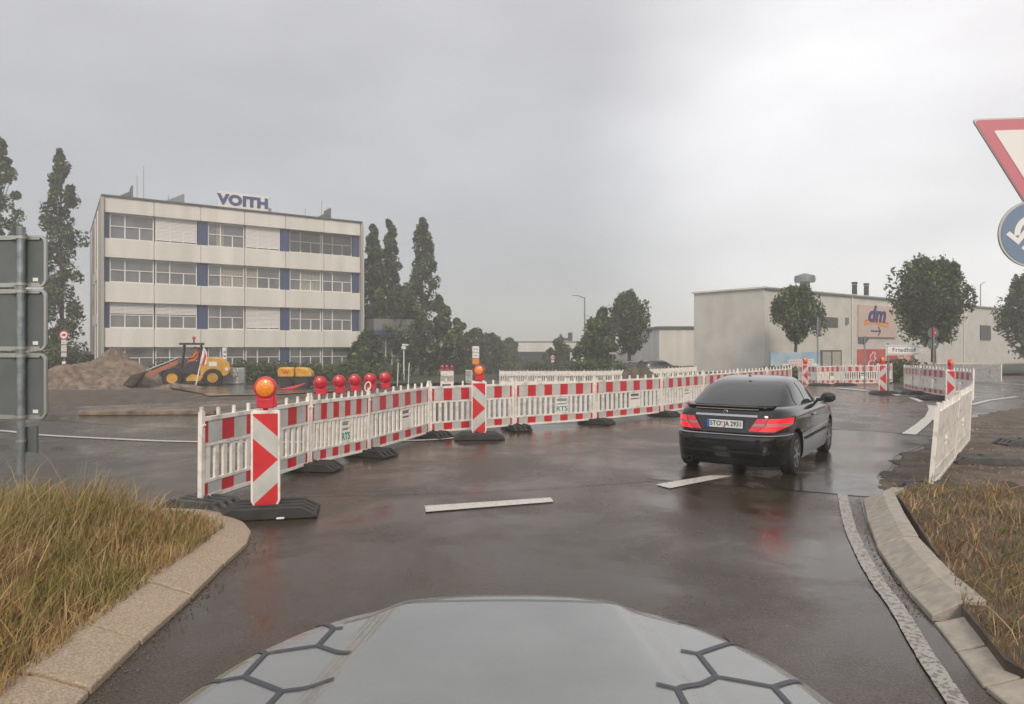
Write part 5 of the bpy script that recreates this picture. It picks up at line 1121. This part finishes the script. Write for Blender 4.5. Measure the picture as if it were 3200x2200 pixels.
# own car: bonnet at the bottom edge
def own_car():
    c = empty('own_car', (0, 0, 0), 0, 'light grey bonnet with dark hexagon tape lines at the bottom of the picture', 'car')
    XC = -.015; A_, B_, Y0, n = .86, 1.22, 1.1, 2.9
    def edge(t): # t in 0..1, left to front to right
        a = math.pi * (1 - t); ct, st_ = math.cos(a), math.sin(a)
        return (A_ * math.copysign(abs(ct) ** (2 / n), ct), B_ * abs(st_) ** (2 / n))
    def zh(x, y):
        x -= XC; y_ = max(0, (y - Y0)); r = min(1, (abs(x / A_) ** n + abs(y_ / B_) ** n) ** (1 / n))
        ctr = .35 + .12 * (2.3 - y); rid = .018 * (1 - sstep(ctr - .05, ctr + .05, abs(x)))
        return .975 - .035 * (y - 1.3) - .035 * (x / .7) ** 2 + rid - .055 * max(0, (r - .86) / .14) ** 2
    b = MB()
    def hf(u, v):
        ex, ey = edge(u); k = v ** .55; x = XC + ex * k; y = Y0 + ey * k; return (x, y, zh(x, y))
    b.grid(hf, 96, 40); b.build('bonnet', M['hood'], c, smooth=True)
    b = MB()
    def sk(u, v):
        ex, ey = edge(u); s = [(1.0, 0), (1.012, -.03), (1.03, -.12), (1.04, -.3), (1.03, -.55), (.97, -.72)][round(v * 5)]; x = XC + ex * s[0]; y = Y0 + ey * s[0]; return (x, y, zh(XC + ex, Y0 + ey) + s[1])
    b.grid(sk, 96, 5); b.build('front_body', M['hood'], c, smooth=True)
    b = MB(); b.box((XC, -.6, .58), (1.5, 3.4, .76)); o = b.build('cabin_body', M['hood'], c); bevel(o, .05)
    b = MB(); b.add([(-.72, 1.12, .97), (.70, 1.12, .97), (.62, .42, 1.38), (-.64, .42, 1.38), (-.72, -2.2, .97), (.70, -2.2, .97), (.6, -1.9, 1.4), (-.62, -1.9, 1.4)], [(0, 1, 2, 3), (4, 5, 6, 7), (0, 3, 7, 4), (1, 5, 6, 2)]); b.build('windscreen', M['carglass'], c)
    b = MB(); b.box((XC, -.75, 1.41), (1.24, 2.35, .05)); o = b.build('roof', M['hood'], c); bevel(o, .02)
    b = MB(); b.box((XC, 1.30, .965), (1.36, .2, .05)); 
    for sg in (-1, 1):
        b2 = MB(); b2.box((XC + sg * 1.02, .95, .99), (.3, .14, .16)); o = b2.build('door_mirror', M['hood'], c); bevel(o, .04, 3)
        b2 = MB(); b2.box((XC + sg * .8, .95, .96), (.2, .06, .05)); b2.build('mirror_arm', M['blackpl'], c)
        wheel(c, sg * .66, 1.62, sg, .3, .19)
    b = MB()
    for pts in ([(-.5, .9), (-.33, 1.0), (.33, 1.0), (.5, .9)], [(-.33, 1.02), (-.2, 1.06), (.2, 1.06), (.33, 1.02)]):
        for (x0, y0), (x1, y1) in zip(pts, pts[1:]):
            m = 12; Q = [(x0 + (x1 - x0) * i / m, 1.14 + y0 + (y1 - y0) * i / m) for i in range(m + 1)]; out = ribbon(Q, .006); k = len(Q); L_, R_ = out[:k], out[k:][::-1]
            b.add([(x, y, zh(x, y) + .002) for x, y in L_] + [(x, y, zh(x, y) + .002) for x, y in R_], [(i, i + 1, k + i + 1, k + i) for i in range(k - 1)])
    b.build('panel_gap', M['signback'], c)
    # tape
    def hit(px, py):
        dx, dz = (px - HX) / F, -(py - HY) / F; y = 1.0
        while y < 3 and CH + dz * y > zh(dx * y, y) + .0005: y += .002
        return Vector((dx * y, y))
    q = lambda a, c_: (550 + .904 * a, 1750 + .904 * c_)
    lines = [[(425, 210), (545, 238), (577, 235)], [(545, 238), (490, 297), (600, 322)], [(240, 318), (310, 325), (490, 297)], [(310, 325), (235, 405), (365, 455), (545, 412)], [(235, 405), (150, 420), (60, 458)], [(365, 455), (322, 500), (300, 530)],
             [(1738, 215), (1862, 235), (1912, 238)], [(1862, 235), (1925, 290), (2040, 325)], [(1745, 315), (1805, 325), (1925, 290)], [(1805, 325), (1868, 405), (2065, 440), (2165, 425)], [(1660, 430), (1733, 447), (1868, 405)], [(1733, 447), (1765, 510)], [(2065, 440), (2120, 500)]]
    for ln in lines:
        P = [hit(*q(*p)) for p in ln]; D_ = []; inr = lambda p: (abs((p[0] - XC) / A_) ** n + abs(max(0, p[1] - Y0) / B_) ** n) < .93
        for a, c_ in zip(P, P[1:]):
            m = max(2, int((c_ - a).length / .02)); D_ += [tuple(a.lerp(c_, i / m)) for i in range(m)]
        D_.append(tuple(P[-1])); D_ = [p for p in D_ if inr(p)]
        if len(D_) < 3: continue
        out = ribbon(D_, .0155); k = len(D_); b = MB()
        L_ = out[:k]; R_ = out[k:][::-1]
        b.add([(x, y, zh(x, y) + .003) for x, y in L_] + [(x, y, zh(x, y) + .003) for x, y in R_], [(i, i + 1, k + i + 1, k + i) for i in range(k - 1)]); b.build('tape_line', M['tape'], c)
own_car()

# ------------------------------------------------------------------ wheel loader
def loader():
    x, y = GZ(606, 43); g_ = gz(x, y); c = empty('wheel_loader', (x, y, g_), R(22), 'yellow wheel loader with open cab and red lamp working at the soil heap', 'wheel loader'); c.scale = (1.1, 1.1, 1.08)
    # local: faces -x
    def W(px, py, yy=0): return ((px - 606) / F * 43 / 1.0, yy, CH + (HY - py) / F * 43 - g_)
    wl = [(-1.05, -.75), (-1.05, .75), (1.0, -.75), (1.0, .75)]
    for wx_, wy_ in wl:
        e_ = empty('wheel', (wx_, wy_, .52)); e_.parent = c
        b = MB(); b.lathe([(.27, -.2), (.46, -.2), (.52, -.12), (.52, .12), (.46, .2), (.27, .2)], 28, axis='Y'); b.build('tyre', M['tyre'], e_, smooth=True)
        b = MB(); sgn = math.copysign(1, wy_); b.lathe([(.28, .15 * sgn), (.28, .215 * sgn), (.24, .215 * sgn), (.2, .203 * sgn), (.1, .203 * sgn), (.09, .23 * sgn)], 20, axis='Y'); b.build('rim', M['yellow'], e_, smooth=True)
    b = MB(); b.prism([(.35, .55), (1.3, .5), (1.75, .62), (1.95, .95), (1.85, 1.35), (1.5, 1.62), (.45, 1.72), (.35, 1.5)], -.55, .55); o = b.build('engine_cover', M['yellow'], c); bevel(o, .06, 3)
    b = MB(); b.box((1.0, -.565, 1.3), (.42, .01, .26)); b.box((1.72, -.565, 1.0), (.16, .01, .16)); b.build('sticker', M['white'], c)
    b = MB(); b.box((-.1, 0, .62), (2.4, .8, .3)); b.box((-.95, 0, .85), (.8, .7, .35)); b.build('chassis', M['darkmetal'], c)
    b = MB(); b.prism([(-.75, .75), (.35, .75), (.35, 1.45), (-.2, 1.45), (-.5, 1.2), (-.75, 1.1)], -.5, .5); b.build('cab_base', M['darkmetal'], c)
    b = MB()
    for xx, yy_ in ((-.6, -.5), (-.6, .5), (.38, -.5), (.38, .5)): b.tube((xx, yy_, 1.1), (xx + (.12 if xx < 0 else 0), yy_ * .92, 2.42), .045, n=6)
    b.box((-.1, 0, 2.46), (1.25, 1.1, .12)); b.build('cab_frame', M['darkmetal'], c)
    b = MB(); b.box((-.56, 0, 1.85), (.02, .85, .95)); b.build('windscreen', M['cabglass'], c)
    b = MB(); b.box((.0, 0, 2.62), (.08, .08, .2)); b.build('lamp_stem', M['darkmetal'], c)
    b = MB(); b.tube((0, 0, 2.7), (0, 0, 2.88), .08, n=12); b.build('beacon_lamp', M['lampred'], c)
    b = MB(); b.box((.1, 0, 1.35), (.5, .5, .12)); b.box((.33, 0, 1.65), (.12, .5, .6)); b.build('seat', M['blackpl'], c)
    for yy_ in (-.32, .32):
        b = MB(); b.add([(-.8, yy_ - .06, 1.55), (-.8, yy_ + .06, 1.55), (-.8, yy_ + .06, 1.3), (-.8, yy_ - .06, 1.3), (-2.5, yy_ - .06, .75), (-2.5, yy_ + .06, .75), (-2.5, yy_ + .06, .5), (-2.5, yy_ - .06, .5)], [(0, 1, 2, 3), (7, 6, 5, 4), (0, 4, 5, 1), (1, 5, 6, 2), (2, 6, 7, 3), (3, 7, 4, 0)]); b.build('lift_arm', M['redarm'], c)
    b = MB(); b.tube((-.8, 0, 1.15), (-2.2, 0, .75), .05, n=8); b.tube((-.7, 0, 1.7), (-2.4, 0, .95), .045, n=8); b.build('ram', M['steel'], c)
    b = MB(); bp = [(-2.45, .85), (-2.7, .35), (-2.95, .1), (-3.55, .05), (-3.6, .12), (-3.0, .2), (-2.78, .42), (-2.55, .9)]; b.prism(bp, -1.0, 1.0)
    for yy_ in (-1.0, .97): b.prism([(-2.45, .85), (-2.7, .35), (-2.95, .1), (-3.55, .05), (-3.0, .75)], yy_, yy_ + .03)
    b.build('bucket', M['rust'], c)
    b = MB(); b.prism([(-.1, .75), (-.35, .5), (-.35, .35), (.35, .35), (.5, .6)], -.85, -.6); b.build('step', M['yellow'], c)
    # driver
    d = empty('person', (x, y, g_), R(14), 'person in orange work clothes seated in the loader cab', 'person'); d.scale = (1.1, 1.1, 1.08)
    b = MB(); b.lathe([(.02, 2.07), (.075, 2.10), (.108, 2.16), (.11, 2.22), (.08, 2.29), (.02, 2.31)], 14, c=(.08, 0, 0)); b.tube((-.03, 0, 2.17), (-.06, 0, 2.15), .018, .012, n=6); b.build('head', M['skin'], d, smooth=True)
    pts = [(.12, 0, 1.45), (.16, 0, 1.7), (.14, 0, 1.93), (.12, 0, 2.02), (.10, 0, 2.14), (.08, 0, 2.24), (.13, .2, 1.9), (-.02, .26, 1.68), (-.28, .18, 1.72), (.13, -.2, 1.9), (-.02, -.26, 1.68), (-.28, -.18, 1.72), (-.25, .12, 1.44), (-.36, .14, 1.05), (-.25, -.12, 1.44), (-.36, -.14, 1.05)]
    ed = [(0, 1), (1, 2), (2, 3), (3, 4), (4, 5), (2, 6), (6, 7), (7, 8), (2, 9), (9, 10), (10, 11), (0, 12), (12, 13), (0, 14), (14, 15)]
    rr = [.15, .16, .13, .06, .1, .09, .07, .055, .045, .07, .055, .045, .09, .06, .09, .06]
    me = bpy.data.meshes.new('body'); me.from_pydata(pts, ed, []); o = bpy.data.objects.new('body', me); COL.objects.link(o)
    sm = o.modifiers.new('s', 'SKIN'); me.skin_vertices.new() if not me.skin_vertices else None
    for i, r_ in enumerate(rr): me.skin_vertices[0].data[i].radius = (r_, r_)
    me.skin_vertices[0].data[0].use_root = True
    o.modifiers.new('ss', 'SUBSURF').levels = 1
    me.materials.append(M['hivis']); o.parent = d
    b = MB(); b.lathe([(.02, 2.30), (.09, 2.28), (.115, 2.2), (.12, 2.17)], 14, c=(.09, 0, 0)); b.build('hard_hat', M['hivis'], d, smooth=True)
loader()
# leaning striped beacon by the loader
x, y = GZ(620, 40.5); b = MB(); b.tube((-.15, 0, 0), (.28, 0, 2.0), .045, n=8); ms = b.build('leaning_marker', M['wplastic']); ms.location = (x, y, gz(x, y) + .1); tag(ms, 'white pole with red and white panel leaning before the loader', 'marker pole')
b = MB(); b.prism([(.2, 1.15), (.5, 1.25), (.55, 1.9), (.35, 2.3), (.25, 2.0)], -.06, -.05); b.build('panel', M['wplastic'], ms)
b = MB(); b.prism([(.2, 1.15), (.36, 1.2), (.5, 1.7), (.4, 2.05), (.36, 1.7)], -.066, -.061); b.build('red_stripe', M['red'], ms)
# water tank in a cage
x, y = GZ(730, 45); tk = empty('caged_tank', (x, y, gz(x, y)), R(-5), 'white water tank in a wire cage between loader and bushes', 'tank')
b = MB(); b.box((0, 0, .66), (1.08, .92, 1.0)); o = b.build('tank', M['tank'], tk); bevel(o, .06, 3)
b = MB()
for i in range(7): b.tube((-.58 + i * .193, -.5, .12), (-.58 + i * .193, -.5, 1.18), .012, n=5); b.tube((-.58 + i * .193, .5, .12), (-.58 + i * .193, .5, 1.18), .012, n=5)
for z in (.15, .4, .65, .9, 1.18):
    for yy_ in (-.51, .51): b.tube((-.6, yy_, z), (.6, yy_, z), .014, n=5)
    for xx in (-.6, .6): b.tube((xx, -.5, z), (xx, .5, z), .014, n=5)
b.build('cage', M['cage'], tk)
b = MB(); b.box((0, 0, .06), (1.2, 1.0, .1)); b.build('pallet', M['steel'], tk)
b = MB()
for i in range(20): a0, a1 = math.pi * 2 * i / 20, math.pi * 2 * (i + 1) / 20; b.tube((.28 + .26 * math.cos(a0), -.55, .85 + .34 * math.sin(a0)), (.28 + .26 * math.cos(a1), -.55, .85 + .34 * math.sin(a1)), .015, n=5)
b.build('hose_loop', M['blackpl'], tk)
x, y = GZ(702, 46); b = MB(); b.box((0, 0, 1.4), (.28, .05, 2.3)); ml = b.build('measuring_board', M['wplastic']); ml.location = (x, y, gz(x, y)); tag(ml, 'tall pale board with dark ticks behind the caged tank', 'board')
b = MB()
for k in range(6): b.box((.02, -.03, .9 + k * .27), (.16, .01, .09))
b.build('tick_mark', M['louvre'], ml)
# trench roller
x, y = GZ(925, 36); rl = empty('trench_roller', (x, y, gz(x, y)), R(6), 'yellow articulated trench roller with two humps behind the red lamps', 'roller')
for sg, m_ in ((-1, 'W'), (1, '')):
    b = MB(); b.prism([(-.41, .62), (.41, .62), (.43, .9), (.36, 1.12), (-.36, 1.12), (-.43, .9)] if sg < 0 else [(-.41, .62), (.45, .62), (.43, .85), (.22, 1.08), (-.38, 1.14), (-.41, 1.0)], -.4, .4); o = b.build('engine_cover', M['yellow'], rl); o.location.x = sg * .44; bevel(o, .07, 3)
    if m_: text('W', .3, M['red'], 'lettering', o, Matrix.Translation((.0, -.403, .86)), ext=.004, bold=.03, sx=1.1)
    b = MB(); b.box((sg * .44, 0, .5), (.85, .6, .25)); b.build('chassis', M['darkmetal'], rl)
    b = MB(); 
    for yy_ in (-.28, .28):
        b.lathe([(.30, yy_ - .2), (.30, yy_ + .2)], 20, axis='Y', c=(sg * .44, 0, .30))
        for k in range(12): a = 2 * math.pi * k / 12; b.box((sg * .44 + .3 * math.cos(a), yy_, .30 + .3 * math.sin(a)), (.07, .34, .07))
    b.build('drum', M['darkmetal'], rl)
b = MB(); b.box((0, -.1, .55), (.2, .3, .5)); b.tube((0, -.2, 1.1), (0, -.2, 1.28), .03); b.build('joint', M['darkmetal'], rl)
# concrete slab stack, pipes and litter
x, y = G(470, 1295); b = MB(); b.box((0, 0, .06), (3.4, .45, .12)); o = b.build('kerb_stone', M['soil']); o.location = (x, y, 0); o.rotation_euler = (0, 0, R(4)); bevel(o, .02); tag(o, 'long dark kerb stone lying on the road left of the near barrier', 'kerb stone')
x, y = G(876, 1622, .12); b = MB(); b.box((0, 0, .004), (.07, .05, .006)); o = b.build('paper_scrap', M['white']); o.location = (x, y, .125); o.rotation_euler = (0, 0, .2); tag(o, 'tiny pale scrap lying on the big rubber foot', 'litter')
x, y = GZ(905, 31.5); b = MB()
for k in range(4): b.tube((-.45 + .2 * k, -.1 * k, .05), (.35 + .1 * k, .2, .22 + .03 * k), .035, n=6)
o = b.build('red_pegs', M['lampred']); o.location = (x, y, gz(x, y)); tag(o, 'small bundle of red pegs lying before the trench roller', 'pegs')
# rope loop on the third barrier post
p = J[2]; b = MB()
for i in range(14): a0, a1 = 2 * math.pi * i / 14, 2 * math.pi * (i + 1) / 14; b.tube((.045 * math.cos(a0), 0, .075 * math.sin(a0)), (.045 * math.cos(a1), 0, .075 * math.sin(a1)), .012, n=6)
o = b.build('rope_loop', M['wplastic']); o.location = (p[0], p[1] - .02, 1.12); o.rotation_euler = (0, R(15), 0); tag(o, 'small white loop hooked on the barrier post between the red lamps', 'loop')

# ------------------------------------------------------------------ haze
HD = 0.0038
hm = bpy.data.materials.new('haze'); hm.use_nodes = True; t = hm.node_tree; t.nodes.clear()
vol = t.nodes.new('ShaderNodeVolumePrincipled'); vol.inputs['Color'].default_value = (.92, .91, .90, 1); vol.inputs['Density'].default_value = HD; vol.inputs['Anisotropy'].default_value = .2
ou = t.nodes.new('ShaderNodeOutputMaterial'); t.links.new(vol.outputs[0], ou.inputs['Volume'])
b = MB(); b.box((0, 85, 12.5), (190, 190, 33)); hz = b.build('haze', hm); tag(hz, 'thin rainy mist lying over the whole junction', 'haze', kind='stuff')
hz['kind'] = 'stuff'
